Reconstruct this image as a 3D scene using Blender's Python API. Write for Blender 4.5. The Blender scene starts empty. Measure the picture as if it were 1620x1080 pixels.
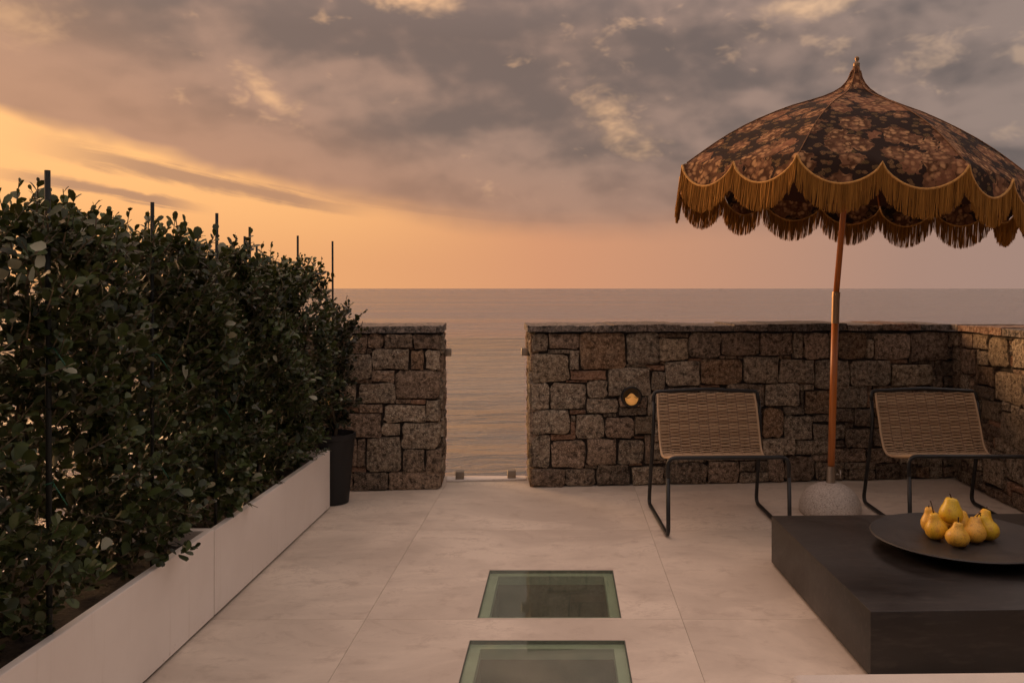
import bpy, bmesh, math, random
import numpy as np
from mathutils import Vector, Matrix, Euler

R = math.radians
random.seed(7)
rng = np.random.default_rng(11)
sc = bpy.context.scene
COL = sc.collection

# ------------------------------------------------------------------ camera
cam_d = bpy.data.cameras.new('camera')
cam = bpy.data.objects.new('camera', cam_d)
COL.objects.link(cam)
cam.location = (0, 0, 1.25)
cam.rotation_euler = (R(90), 0, 0)
cam_d.sensor_width = 36
cam_d.lens = 30.0
cam_d.shift_x = -80 / 1620
cam_d.shift_y = -84 / 1620
cam_d.clip_start = 0.05
cam_d.clip_end = 60000
sc.camera = cam

# ------------------------------------------------------------------ world
SUN_AZ = -54.0      # degrees from +Y, negative = to the left
SUN_EL = 12.0
world = bpy.data.worlds.new('World')
sc.world = world
world.use_nodes = True


class NT:
    """tiny node-tree helper"""
    def __init__(self, tree):
        self.t = tree
        self.n = tree.nodes
        self.l = tree.links

    def new(self, typ, **kw):
        nd = self.n.new(typ)
        for k, v in kw.items():
            setattr(nd, k, v)
        return nd

    def put(self, sock, val):
        if isinstance(val, bpy.types.NodeSocket):
            self.l.new(val, sock)
        elif isinstance(val, (tuple, list)) and len(val) == 3 and sock.type == 'RGBA':
            sock.default_value = (*val, 1)
        else:
            sock.default_value = val

    def m(self, op, a, b=None, c=None, clamp=False):
        nd = self.new('ShaderNodeMath', operation=op, use_clamp=clamp)
        self.put(nd.inputs[0], a)
        if b is not None:
            self.put(nd.inputs[1], b)
        if c is not None:
            self.put(nd.inputs[2], c)
        return nd.outputs[0]

    def ss(self, x, lo, hi, to0=0.0, to1=1.0):
        nd = self.new('ShaderNodeMapRange', interpolation_type='SMOOTHSTEP')
        self.put(nd.inputs[0], x)
        self.put(nd.inputs[1], lo)
        self.put(nd.inputs[2], hi)
        self.put(nd.inputs[3], to0)
        self.put(nd.inputs[4], to1)
        return nd.outputs[0]

    def lin(self, x, lo, hi, to0=0.0, to1=1.0):
        nd = self.new('ShaderNodeMapRange', interpolation_type='LINEAR')
        for i, v in enumerate((x, lo, hi, to0, to1)):
            self.put(nd.inputs[i], v)
        return nd.outputs[0]

    def mix(self, f, a, b, blend='MIX'):
        nd = self.new('ShaderNodeMix', data_type='RGBA', blend_type=blend)
        self.put(nd.inputs[0], f)
        self.put(nd.inputs[6], a)
        self.put(nd.inputs[7], b)
        return nd.outputs[2]

    def noise(self, vec, scale, detail=4, rough=0.5, dist=0.0, out=0):
        nd = self.new('ShaderNodeTexNoise')
        if vec is not None:
            self.l.new(vec, nd.inputs['Vector'])
        self.put(nd.inputs['Scale'], scale)
        self.put(nd.inputs['Detail'], detail)
        self.put(nd.inputs['Roughness'], rough)
        self.put(nd.inputs['Distortion'], dist)
        return nd.outputs[out]

    def voro(self, vec, scale, feature='F1', rand=1.0):
        nd = self.new('ShaderNodeTexVoronoi', feature=feature)
        if vec is not None:
            self.l.new(vec, nd.inputs['Vector'])
        self.put(nd.inputs['Scale'], scale)
        self.put(nd.inputs['Randomness'], rand)
        return nd

    def comb(self, x, y, z=0.0):
        nd = self.new('ShaderNodeCombineXYZ')
        for i, v in enumerate((x, y, z)):
            self.put(nd.inputs[i], v)
        return nd.outputs[0]

    def sep(self, v):
        nd = self.new('ShaderNodeSeparateXYZ')
        self.l.new(v, nd.inputs[0])
        return nd.outputs

    def ramp(self, f, stops, interp='LINEAR'):
        nd = self.new('ShaderNodeValToRGB')
        nd.color_ramp.interpolation = interp
        els = nd.color_ramp.elements
        while len(els) < len(stops):
            els.new(0.5)
        for e, (p, c) in zip(els, stops):
            e.position = p
            e.color = (*c, 1)
        self.put(nd.inputs[0], f)
        return nd.outputs[0]

    def mapping(self, vec, scale=(1, 1, 1), loc=(0, 0, 0), rot=(0, 0, 0)):
        nd = self.new('ShaderNodeMapping')
        self.l.new(vec, nd.inputs[0])
        nd.inputs['Location'].default_value = loc
        nd.inputs['Rotation'].default_value = rot
        nd.inputs['Scale'].default_value = scale
        return nd.outputs[0]


def build_world():
    w = NT(world.node_tree)
    w.n.clear()
    out = w.new('ShaderNodeOutputWorld')
    bg = w.new('ShaderNodeBackground')
    bg.inputs['Strength'].default_value = 0.1
    w.l.new(bg.outputs[0], out.inputs[0])
    sky = w.new('ShaderNodeTexSky')
    sky.sky_type = 'NISHITA'
    sky.sun_disc = False
    sky.sun_elevation = R(SUN_EL)
    sky.sun_rotation = R(SUN_AZ)
    sky.dust_density = 4.0
    sky.air_density = 1.5
    d = w.new('ShaderNodeTexCoord').outputs['Generated']
    x, y, z = w.sep(d)
    zz = w.m('MAXIMUM', z, 0.0)
    hor = w.m('MAXIMUM', w.m('SQRT', w.m('ADD', w.m('MULTIPLY', x, x), w.m('MULTIPLY', y, y))), 1e-3)
    sx, sy = math.sin(R(SUN_AZ)), math.cos(R(SUN_AZ))
    c = w.m('DIVIDE', w.m('ADD', w.m('MULTIPLY', x, sx), w.m('MULTIPLY', y, sy)), hor)   # 1 = towards the sun
    az = w.m('ARCTAN2', x, y)
    # cloud noise runs on the direction itself, flattened and tilted a little, so it has no seam
    big = w.noise(w.mapping(d, (2.0, 2.0, 4.2), (3.3, 0.4, 1.2), (0, R(10), 0)), 1.35, 4, 0.50, 0.35)
    mid = w.noise(w.mapping(d, (2.0, 2.0, 3.6), (7.3, 2.1, 0), (0, R(14), 0)), 3.6, 3, 0.58, 0.18)
    mid2 = w.noise(w.mapping(d, (2.0, 2.0, 3.6), (7.3 - 0.045, 2.1 + 0.02, -0.05), (0, R(14), 0)), 3.6, 3, 0.58, 0.18)
    fine = w.noise(w.mapping(d, (2.0, 2.0, 3.2), (1.3, 9.1, 0), (0, R(14), 0)), 12.0, 3, 0.62, 0.2)
    relief = w.m('SUBTRACT', mid2, mid)          # lit side of the billows
    # height of the lower edge of the cloud deck; it climbs towards the sun
    cc = w.m('POWER', w.m('MULTIPLY', w.m('SUBTRACT', c, 0.58), 1 / 0.35, clamp=False), 2.2)
    cc = w.m('MULTIPLY', cc, w.m('GREATER_THAN', c, 0.58))
    edge = w.m('MULTIPLY_ADD', cc, 0.088, 0.082)
    ratio = w.m('DIVIDE', zz, edge)
    rw = w.m('ADD', ratio, w.m('MULTIPLY', w.m('SUBTRACT', mid, 0.5), 0.34))
    rw = w.m('ADD', rw, w.m('MULTIPLY', w.m('SUBTRACT', big, 0.5), 0.30))
    soft = w.ss(c, 0.62, 0.9)
    deck = w.ss(rw, w.m('MULTIPLY_ADD', soft, 0.37, 0.60), w.m('MULTIPLY_ADD', soft, -0.10, 1.20))
    # clear sky below the deck
    clear = w.ramp(w.lin(c, -1, 1), [(0.0, (.22, .19, .19)), (0.5, (.36, .255, .220)), (0.62, (.43, .262, .200)), (0.80, (.71, .33, .178)),
                                     (0.90, (.89, .42, .175)), (0.97, (1.0, .47, .18)), (1.0, (1.05, .50, .19))])
    glow = w.ss(ratio, 0.2, 0.95)
    clear = w.mix(w.m('MULTIPLY', glow, w.m('MULTIPLY', w.ss(c, 0.6, 0.95), 0.8)), clear, (1.16, .60, .225))
    # long streaks of cloud hanging under the deck near the sun
    st_n = w.noise(w.comb(w.m('MULTIPLY', az, 5.0), w.m('MULTIPLY', ratio, 7.0), 3.7), 1.0, 5, 0.66, 0.7)
    rs = w.m('ADD', ratio, w.m('MULTIPLY', w.m('SUBTRACT', st_n, 0.5), 0.20))
    rs = w.m('ADD', rs, w.m('MULTIPLY', w.m('SUBTRACT', fine, 0.5), 0.06))

    def band(centre, half, a0, a1, a2, a3, amp):
        b = w.m('ABSOLUTE', w.m('SUBTRACT', rs, centre))
        b = w.ss(b, half, half * 0.25)
        b = w.m('MULTIPLY', b, w.ss(az, a0, a1))
        b = w.m('MULTIPLY', b, w.ss(az, a3, a2))
        return w.m('MULTIPLY', b, amp)
    streak = w.m('MAXIMUM', band(0.86, 0.105, -0.60, -0.44, -0.32, -0.20, 0.80),
                 band(0.64, 0.055, -0.62, -0.52, -0.45, -0.38, 0.8))
    streak = w.m('MAXIMUM', streak, band(0.72, 0.05, -1.5, -1.2, -0.78, -0.62, 0.7))
    streak = w.m('MAXIMUM', streak, band(0.97, 0.05, -0.30, -0.2, 0.1, 0.3, 0.25))
    low = w.mix(streak, clear, (.40, .215, .148))
    # colours of the deck
    tone = w.m('ADD', w.m('MULTIPLY', big, 0.55), w.m('MULTIPLY', mid, 0.35))
    tone = w.m('ADD', tone, w.m('MULTIPLY', fine, 0.10))
    tone = w.ss(w.m('ADD', tone, w.m('MULTIPLY', relief, 0.55)), 0.415, 0.60)
    warm = w.ss(c, -0.1, 0.95)
    lit = w.mix(warm, (.300, .232, .205), (.44, .262, .188))
    shade = w.mix(warm, (.140, .119, .116), (.215, .146, .121))
    body = w.mix(tone, shade, lit)
    peach = w.m('MULTIPLY', w.ss(ratio, 2.1, 0.9), w.m('MULTIPLY_ADD', warm, 0.55, 0.15))
    body = w.mix(peach, body, w.mix(warm, (.32, .215, .185), (.56, .28, .168)))
    # thin places where the bright sky shines through
    gapn = w.m('ADD', w.m('MULTIPLY', fine, 0.55), w.m('MULTIPLY', mid, 0.45))

    def hole(px, py, rx, ry, rot):
        gx, gz = (px - 890) / 1350, (456 - py) / 1350
        n = math.sqrt(gx * gx + 1 + gz * gz)
        da = w.m('SUBTRACT', az, math.atan(gx))
        dz = w.m('SUBTRACT', z, gz / n)
        ca, sa = math.cos(rot), math.sin(rot)
        a = w.m('DIVIDE', w.m('ADD', w.m('MULTIPLY', da, ca), w.m('MULTIPLY', dz, sa)), rx)
        b = w.m('DIVIDE', w.m('SUBTRACT', w.m('MULTIPLY', dz, ca), w.m('MULTIPLY', da, sa)), ry)
        r = w.m('SQRT', w.m('ADD', w.m('MULTIPLY', a, a), w.m('MULTIPLY', b, b)))
        r = w.m('ADD', r, w.m('MULTIPLY', w.m('SUBTRACT', gapn, 0.5), 5.5))
        return w.ss(r, 1.25, -0.55)
    holes = w.m('MAXIMUM', hole(418, 148, 0.042, 0.016, -0.55), hole(980, 195, 0.055, 0.026, -0.6))
    holes = w.m('MAXIMUM', holes, hole(1285, 8, 0.06, 0.018, 0.1))
    holes = w.m('MAXIMUM', holes, w.m('MULTIPLY', hole(640, 0, 0.05, 0.014, 0.0), 0.9))
    holes = w.m('MAXIMUM', holes, w.m('MULTIPLY', hole(10, 40, 0.05, 0.03, 0.3), 0.5))
    rnd = w.m('MULTIPLY', w.ss(gapn, 0.56, 0.70), 0.45)
    holes = w.m('MAXIMUM', holes, rnd)
    holes = w.m('MULTIPLY', holes, w.ss(ratio, 1.1, 1.5))
    body = w.mix(holes, body, w.mix(warm, (.60, .42, .29), (.95, .53, .27)))
    # deck brightened towards the zenith, above the view, to light the floor
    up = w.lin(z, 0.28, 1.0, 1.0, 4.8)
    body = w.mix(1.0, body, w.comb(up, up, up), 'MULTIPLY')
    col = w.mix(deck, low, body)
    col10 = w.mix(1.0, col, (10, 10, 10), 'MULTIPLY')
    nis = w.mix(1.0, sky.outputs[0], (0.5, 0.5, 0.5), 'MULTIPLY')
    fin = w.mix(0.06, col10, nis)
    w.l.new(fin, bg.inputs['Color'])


build_world()
world.cycles.sampling_method = 'NONE'

sun_d = bpy.data.lights.new('sun', 'SUN')
sun = bpy.data.objects.new('sun', sun_d)
COL.objects.link(sun)
sun_d.energy = 3.2
sun_d.angle = R(30)
sun_d.color = (1.0, 0.56, 0.27)
sdir = Vector((math.sin(R(SUN_AZ)) * math.cos(R(SUN_EL)), math.cos(R(SUN_AZ)) * math.cos(R(SUN_EL)), math.sin(R(SUN_EL))))
sun.rotation_euler = sdir.to_track_quat('Z', 'Y').to_euler()
sun.location = sdir * 50

sc.view_settings.view_transform = 'Standard'
sc.view_settings.look = 'None'
sc.view_settings.exposure = 0.0
sc.view_settings.gamma = 1.0
sc.view_settings.use_curve_mapping = False
sc.cycles.max_bounces = 6
sc.cycles.diffuse_bounces = 3
sc.cycles.glossy_bounces = 3
sc.cycles.use_adaptive_sampling = True
sc.cycles.adaptive_threshold = 0.02
sc.cycles.adaptive_min_samples = 12
sc.cycles.transparent_max_bounces = 16
sc.cycles.caustics_reflective = False
sc.cycles.caustics_refractive = False

# ------------------------------------------------------------------ helpers


def tag(o, label=None, cat=None, group=None, kind=None):
    if label:
        o['label'] = label
    if cat:
        o['category'] = cat
    if group:
        o['group'] = group
    if kind:
        o['kind'] = kind
    return o


def empty(name, loc=(0, 0, 0), rz=0.0, label=None, cat=None, group=None):
    o = bpy.data.objects.new(name, None)
    o.empty_display_size = 0.1
    COL.objects.link(o)
    o.location = loc
    o.rotation_euler = (0, 0, rz)
    return tag(o, label, cat, group)


def mesh(name, verts, faces, smooth=False):
    me = bpy.data.meshes.new(name)
    me.from_pydata([tuple(v) for v in verts], [], [tuple(f) for f in faces])
    me.update()
    if smooth:
        me.polygons.foreach_set('use_smooth', [True] * len(me.polygons))
    return me


def link(name, me, mat, parent=None, loc=None):
    o = bpy.data.objects.new(name, me)
    COL.objects.link(o)
    if mat is not None and not me.materials:
        me.materials.append(mat)
    if parent is not None:
        o.parent = parent
    if loc is not None:
        o.location = loc
    return o


class MB:
    """collects geometry; build() links it as one mesh object"""
    def __init__(self):
        self.v = []
        self.f = []

    def add(self, verts, faces):
        n = len(self.v)
        self.v += [tuple(p) for p in verts]
        self.f += [tuple(i + n for i in f) for f in faces]
        return self

    def box(self, x0, y0, z0, x1, y1, z1):
        return self.add([(x0, y0, z0), (x1, y0, z0), (x1, y1, z0), (x0, y1, z0), (x0, y0, z1), (x1, y0, z1), (x1, y1, z1), (x0, y1, z1)],
                        [(0, 3, 2, 1), (4, 5, 6, 7), (0, 1, 5, 4), (1, 2, 6, 5), (2, 3, 7, 6), (3, 0, 4, 7)])

    def tube(self, pts, r, n=10, cap=True):
        pts = [Vector(p) for p in pts]
        rs = r if isinstance(r, (list, tuple)) else [r] * len(pts)
        rings = []
        up = None
        for i, p in enumerate(pts):
            t = (pts[min(i + 1, len(pts) - 1)] - pts[max(i - 1, 0)]).normalized()
            if up is None:
                a = Vector((0, 0, 1)) if abs(t.z) < 0.9 else Vector((1, 0, 0))
                up = (a - t * a.dot(t)).normalized()
            else:
                up = (up - t * up.dot(t)).normalized()
            s = t.cross(up)
            rings.append([p + (up * math.cos(2 * math.pi * k / n) + s * math.sin(2 * math.pi * k / n)) * rs[i] for k in range(n)])
        vv = [q for rg in rings for q in rg]
        ff = []
        for i in range(len(pts) - 1):
            for k in range(n):
                k2 = (k + 1) % n
                ff.append((i * n + k, i * n + k2, (i + 1) * n + k2, (i + 1) * n + k))
        if cap:
            ff.append(tuple(reversed(range(n))))
            ff.append(tuple((len(pts) - 1) * n + k for k in range(n)))
        return self.add(vv, ff)

    def lathe(self, prof, n=32, centre=(0, 0, 0), close=True):
        cx, cy, cz = centre
        vv = []
        for r, z in prof:
            for k in range(n):
                a = 2 * math.pi * k / n
                vv.append((cx + r * math.cos(a), cy + r * math.sin(a), cz + z))
        ff = []
        for i in range(len(prof) - 1):
            for k in range(n):
                k2 = (k + 1) % n
                ff.append((i * n + k, i * n + k2, (i + 1) * n + k2, (i + 1) * n + k))
        if close:
            ff.append(tuple(reversed(range(n))))
            ff.append(tuple((len(prof) - 1) * n + k for k in range(n)))
        return self.add(vv, ff)

    def build(self, name, mat, parent=None, smooth=False, bevel=0.0, seg=2, autosmooth=False):
        me = mesh(name, self.v, self.f, smooth)
        if bevel > 0:
            bm = bmesh.new()
            bm.from_mesh(me)
            bmesh.ops.bevel(bm, geom=list(bm.edges), offset=bevel, segments=seg, profile=0.5, affect='EDGES', clamp_overlap=True)
            bm.to_mesh(me)
            bm.free()
        if autosmooth:
            me.polygons.foreach_set('use_smooth', [True] * len(me.polygons))
            me.set_sharp_from_angle(angle=R(35))
        return link(name, me, mat, parent)


def arc_path(pts, rad, seg=6):
    """polyline with rounded corners"""
    pts = [Vector(p) for p in pts]
    out = [pts[0]]
    for i in range(1, len(pts) - 1):
        a, b, c = pts[i - 1], pts[i], pts[i + 1]
        d0, d1 = (a - b), (c - b)
        r = min(rad, d0.length * 0.45, d1.length * 0.45)
        p0, p1 = b + d0.normalized() * r, b + d1.normalized() * r
        for k in range(seg + 1):
            t = k / seg
            out.append(p0 * (1 - t) ** 2 + b * 2 * t * (1 - t) + p1 * t * t)
    out.append(pts[-1])
    return out


# ------------------------------------------------------------------ materials
def new_mat(name):
    m = bpy.data.materials.new(name)
    m.use_nodes = True
    t = NT(m.node_tree)
    t.n.clear()
    out = t.new('ShaderNodeOutputMaterial')
    b = t.new('ShaderNodeBsdfPrincipled')
    t.l.new(b.outputs[0], out.inputs[0])
    t.co = t.new('ShaderNodeTexCoord').outputs['Object']
    t.b = b
    t.out = out
    return m, t


def bump(t, h, strength=0.3, dist=0.01):
    nd = t.new('ShaderNodeBump')
    nd.inputs['Strength'].default_value = strength
    nd.inputs['Distance'].default_value = dist
    t.l.new(h, nd.inputs['Height'])
    t.l.new(nd.outputs[0], t.b.inputs['Normal'])
    return nd


def plain(name, col, rough=0.5, metal=0.0, var=0.12, scale=6.0, bs=0.15, bscale=90.0, spec=0.5):
    m, t = new_mat(name)
    n = t.noise(t.co, scale, 5, 0.6)
    dark = tuple(c * (1 - var) for c in col)
    lite = tuple(min(1, c * (1 + var)) for c in col)
    t.put(t.b.inputs['Base Color'], t.mix(t.ss(n, 0.3, 0.7), dark, lite))
    t.put(t.b.inputs['Roughness'], t.lin(n, 0.3, 0.7, max(0.02, rough - 0.06), min(1, rough + 0.06)))
    t.b.inputs['Metallic'].default_value = metal
    t.b.inputs['Specular IOR Level'].default_value = spec
    if bs:
        bump(t, t.noise(t.co, bscale, 3, 0.6), bs, 0.004)
    return m


def stone_mat(name, base, alt, speck):
    m, t = new_mat(name)
    rnd = t.new('ShaderNodeObjectInfo').outputs['Random']
    geo = t.new('ShaderNodeNewGeometry').outputs['Position']
    off = t.new('ShaderNodeVectorMath', operation='ADD')
    t.l.new(geo, off.inputs[0])
    t.l.new(t.comb(t.m('MULTIPLY', rnd, 37.0), t.m('MULTIPLY', rnd, 11.0), 0.0), off.inputs[1])
    p = off.outputs[0]
    n1 = t.noise(p, 7, 5, 0.6, 0.4)
    n2 = t.noise(p, 42, 4, 0.65, 0.2)
    n3 = t.noise(p, 150, 3, 0.6)
    col = t.mix(t.ss(n1, 0.36, 0.66), base, alt)
    col = t.mix(t.m('MULTIPLY', t.ss(n2, 0.50, 0.64), 0.9), col, speck)
    col = t.mix(t.m('MULTIPLY', t.ss(n3, 0.53, 0.64), 0.8), col, tuple(min(0.7, c * 1.6) for c in speck))
    col = t.mix(t.m('MULTIPLY', t.ss(n2, 0.47, 0.36), 0.85), col, tuple(c * 0.28 for c in base))
    k = t.lin(rnd, 0, 1, 0.72, 1.25)
    col = t.mix(1.0, col, t.comb(k, k, k), 'MULTIPLY')
    t.put(t.b.inputs['Base Color'], col)
    t.b.inputs['Roughness'].default_value = 0.85
    t.b.inputs['Specular IOR Level'].default_value = 0.3
    h = t.m('ADD', t.m('MULTIPLY', n1, 1.2), t.m('ADD', t.m('MULTIPLY', n2, 0.8), t.m('MULTIPLY', n3, 0.3)))
    bump(t, h, 1.0, 0.022)
    return m


M = {}
M['g'] = stone_mat('grey_granite', (0.207, 0.162, 0.12), (0.275, 0.203, 0.142), (0.484, 0.388, 0.286))
M['b'] = stone_mat('brown_granite', (0.176, 0.123, 0.085), (0.227, 0.166, 0.116), (0.384, 0.284, 0.205))
M['o'] = stone_mat('rusty_granite', (0.183, 0.108, 0.059), (0.155, 0.107, 0.071), (0.338, 0.236, 0.15))
M['t'] = stone_mat('terracotta_sliver', (0.392, 0.23, 0.142), (0.317, 0.182, 0.115), (0.459, 0.297, 0.203))
M['d'] = stone_mat('dark_granite', (0.116, 0.091, 0.068), (0.155, 0.114, 0.079), (0.299, 0.23, 0.166))
M['y'] = stone_mat('pale_granite', (0.257, 0.194, 0.128), (0.214, 0.159, 0.105), (0.415, 0.335, 0.237))
M['slate'] = stone_mat('slate_coping', (0.105, 0.095, 0.084), (0.161, 0.119, 0.087), (0.28, 0.231, 0.196))
M['slate_red_sunlit'] = stone_mat('red_sunlit_slate_coping', (0.245, 0.124, 0.074), (0.204, 0.14, 0.097), (0.367, 0.27, 0.205))  # orange sunlight on the side wall coping, put into the slate colour
M['mortar'] = plain('wall_core', (.050, .040, .032), 0.95, var=0.4, scale=30, bs=0.6, bscale=60)
M['black_metal'] = plain('black_powder_coated_steel', (.012, .012, .012), 0.42, var=0.2, bs=0.05)
M['bronze'] = plain('aged_bronze', (.26, .17, .10), 0.45, metal=1.0, var=0.15, bs=0.05)
M['steel'] = plain('brushed_steel', (.45, .39, .33), 0.36, metal=1.0, var=0.1, bs=0.05)
M['soil'] = plain('soil', (.030, .021, .014), 0.95, var=0.5, scale=40, bs=1.0, bscale=70)
def mat_planter():
    m, t = new_mat('white_planter')
    geo = t.new('ShaderNodeNewGeometry').outputs['Position']
    n = t.noise(geo, 2.5, 5, 0.6)
    drip = t.noise(t.mapping(geo, (30, 30, 1.6)), 1.0, 4, 0.6, 0.3)
    spl = t.noise(geo, 55, 4, 0.65)
    x, y, z = t.sep(geo)
    foot = t.ss(t.m('ADD', z, t.m('MULTIPLY', t.noise(geo, 14, 4, 0.6), 0.10)), 0.12, 0.05)
    col = t.mix(t.ss(n, 0.3, 0.7), (.82, .745, .68), (.89, .82, .755))
    col = t.mix(t.m('MULTIPLY', t.ss(drip, 0.56, 0.74), 0.22), col, (.62, .53, .45))
    col = t.mix(t.m('MULTIPLY', t.m('MULTIPLY', t.ss(spl, 0.58, 0.68), foot), 0.5), col, (.42, .34, .27))
    t.put(t.b.inputs['Base Color'], col)
    t.put(t.b.inputs['Roughness'], t.lin(n, 0.3, 0.7, 0.38, 0.55))
    bump(t, t.noise(geo, 140, 3, 0.6), 0.06, 0.004)
    return m


M['planter'] = mat_planter()
M['pot'] = plain('black_plastic_pot', (.007, .007, .008), 0.6, var=0.2, bs=0.1)
M['stake'] = plain('dark_green_stake', (.006, .008, .006), 0.7, var=0.3, bs=0.2)
M['twine'] = plain('green_twine', (.015, .11, .06), 0.6, var=0.3, bs=0)
M['bark'] = plain('bark', (.15, .115, .075), 0.9, var=0.4, scale=30, bs=0.6)
M['plate'] = plain('dark_plate', (.030, .026, .024), 0.50, var=0.35, scale=9, bs=0.25, bscale=60)
M['pearstem'] = plain('pear_stem', (.045, .022, .012), 0.8, var=0.3, bs=0.3)
M['sofa'] = plain('white_canvas', (.60, .55, .50), 0.85, var=0.04, scale=8, bs=0.25, bscale=320)
M['band'] = plain('green_grey_frame', (.50, .58, .47), 0.5, var=0.08, scale=12, bs=0.1)
M['band_dark'] = plain('glass_edge_seal', (.09, .11, .085), 0.6, bs=0.1)
M['shaft'] = plain('olive_shaft', (.16, .145, .09), 0.7, var=0.35, scale=5, bs=0.2)
M['concrete'] = plain('rendered_concrete', (.36, .31, .27), 0.8, var=0.15, scale=1.5, bs=0.3, bscale=30)
M['rope_warp'] = plain('seat_warp', (.20, .13, .085), 0.8, var=0.2, bs=0)


def mat_floor():
    m, t = new_mat('travertine_porcelain')
    rnd = t.new('ShaderNodeObjectInfo').outputs['Random']
    geo = t.new('ShaderNodeNewGeometry').outputs['Position']
    off = t.new('ShaderNodeVectorMath', operation='ADD')
    t.l.new(geo, off.inputs[0])
    t.l.new(t.comb(t.m('MULTIPLY', rnd, 19.0), t.m('MULTIPLY', rnd, 7.0), 0.0), off.inputs[1])
    p = t.mapping(off.outputs[0], (0.95, 1.35, 1))
    n1 = t.noise(p, 1.6, 6, 0.6, 0.5)
    n2 = t.noise(p, 7.5, 6, 0.70, 0.35)
    n3 = t.noise(p, 60, 3, 0.6)
    col = t.mix(t.ss(n1, 0.36, 0.64), (.60, .508, .418), (.78, .672, .555))
    col = t.mix(t.m('MULTIPLY', t.ss(n2, 0.50, 0.70), 0.55), col, (.48, .39, .315))
    vein = t.m('ABSOLUTE', t.m('SUBTRACT', t.noise(p, 3.1, 7, 0.72, 0.6), 0.5))
    col = t.mix(t.m('MULTIPLY', t.m('MULTIPLY', t.ss(vein, 0.022, 0.0), t.ss(n1, 0.5, 0.62)), 0.35), col, (.42, .335, .265))
    col = t.mix(t.m('MULTIPLY', t.ss(n3, 0.55, 0.75), 0.25), col, (.54, .45, .38))
    t.put(t.b.inputs['Base Color'], col)
    t.put(t.b.inputs['Roughness'], t.lin(n2, 0.3, 0.7, 0.44, 0.60))
    t.b.inputs['Specular IOR Level'].default_value = 0.35
    bump(t, t.m('ADD', n2, t.m('MULTIPLY', n3, 0.35)), 0.10, 0.006)
    return m


def mat_sea():
    m, t = new_mat('sea_water')
    geo = t.new('ShaderNodeNewGeometry').outputs['Position']
    t.b.inputs['Base Color'].default_value = (.21, .170, .148, 1)
    t.b.inputs['Roughness'].default_value = 0.16
    t.b.inputs['IOR'].default_value = 1.36
    a = t.noise(t.mapping(geo, (0.055, 0.155, 1), rot=(0, 0, R(5))), 1.0, 3, 0.5, 0.4)
    b = t.noise(t.mapping(geo, (0.21, 0.50, 1), rot=(0, 0, R(-6))), 1.0, 4, 0.6, 0.6)
    c = t.noise(t.mapping(geo, (0.9, 2.0, 1), rot=(0, 0, R(12))), 1.0, 4, 0.6, 0.3)
    wind = t.noise(t.mapping(geo, (0.0016, 0.016, 1), rot=(0, 0, R(3))), 1.0, 4, 0.6, 0.6)
    swell = t.noise(t.mapping(geo, (0.005, 0.030, 1), rot=(0, 0, R(-4))), 1.0, 3, 0.6, 0.4)
    t.put(t.b.inputs['Roughness'], t.lin(wind, 0.35, 0.65, 0.10, 0.26))
    t.put(t.b.inputs['Base Color'], t.mix(t.ss(wind, 0.35, 0.65), (.195, .170, .158), (.285, .240, .215)))
    a = t.m('ADD', a, t.m('MULTIPLY', swell, 2.0))
    h = t.m('ADD', t.m('MULTIPLY', a, 5.0), t.m('ADD', t.m('MULTIPLY', b, 1.7), t.m('MULTIPLY', c, 0.34)))
    bump(t, h, 1.0, 0.75)
    return m


def mat_leaf(name, g0, g1, pale):
    m, t = new_mat(name)
    at = t.new('ShaderNodeAttribute')
    at.attribute_name = 'tint'
    col = t.ramp(at.outputs['Fac'], [(0.0, g0), (0.70, g1), (0.90, g1), (1.0, pale)])
    t.put(t.b.inputs['Base Color'], col)
    t.b.inputs['Roughness'].default_value = 0.40
    t.b.inputs['Specular IOR Level'].default_value = 0.4
    tr = t.new('ShaderNodeBsdfTranslucent')
    t.put(tr.inputs[0], t.mix(0.5, col, (.10, .09, .015)))
    mx = t.new('ShaderNodeMixShader')
    mx.inputs[0].default_value = 0.14
    t.l.new(t.b.outputs[0], mx.inputs[1])
    t.l.new(tr.outputs[0], mx.inputs[2])
    t.l.new(mx.outputs[0], t.out.inputs[0])
    return m


def mat_glass(name, tint, gloss=0.02, dust=0.0):
    m, t = new_mat(name)
    g = t.new('ShaderNodeNewGeometry')
    dp = t.new('ShaderNodeVectorMath', operation='DOT_PRODUCT')
    t.l.new(g.outputs['Incoming'], dp.inputs[0])
    t.l.new(g.outputs['Normal'], dp.inputs[1])
    k = t.m('SUBTRACT', 1.0, t.m('ABSOLUTE', dp.outputs['Value']), clamp=True)
    fr = t.m('MULTIPLY_ADD', t.m('POWER', k, 5.0), 0.96, 0.04)
    tr = t.new('ShaderNodeBsdfTransparent')
    t.put(tr.inputs[0], tint)
    gl = t.new('ShaderNodeBsdfGlossy')
    gl.inputs['Roughness'].default_value = gloss
    t.put(gl.inputs[0], (.9, .95, .9))
    mx = t.new('ShaderNodeMixShader')
    t.l.new(fr, mx.inputs[0])
    t.l.new(tr.outputs[0], mx.inputs[1])
    t.l.new(gl.outputs[0], mx.inputs[2])
    last = mx.outputs[0]
    if dust:
        df = t.new('ShaderNodeBsdfDiffuse')
        t.put(df.inputs[0], (.56, .58, .48))
        m2 = t.new('ShaderNodeMixShader')
        n = t.noise(t.co, 9, 5, 0.65, 0.4)
        t.put(m2.inputs[0], t.lin(n, 0.3, 0.7, dust * 0.6, dust * 1.4))
        t.l.new(last, m2.inputs[1])
        t.l.new(df.outputs[0], m2.inputs[2])
        last = m2.outputs[0]
    t.l.new(last, t.out.inputs[0])
    return m


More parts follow.
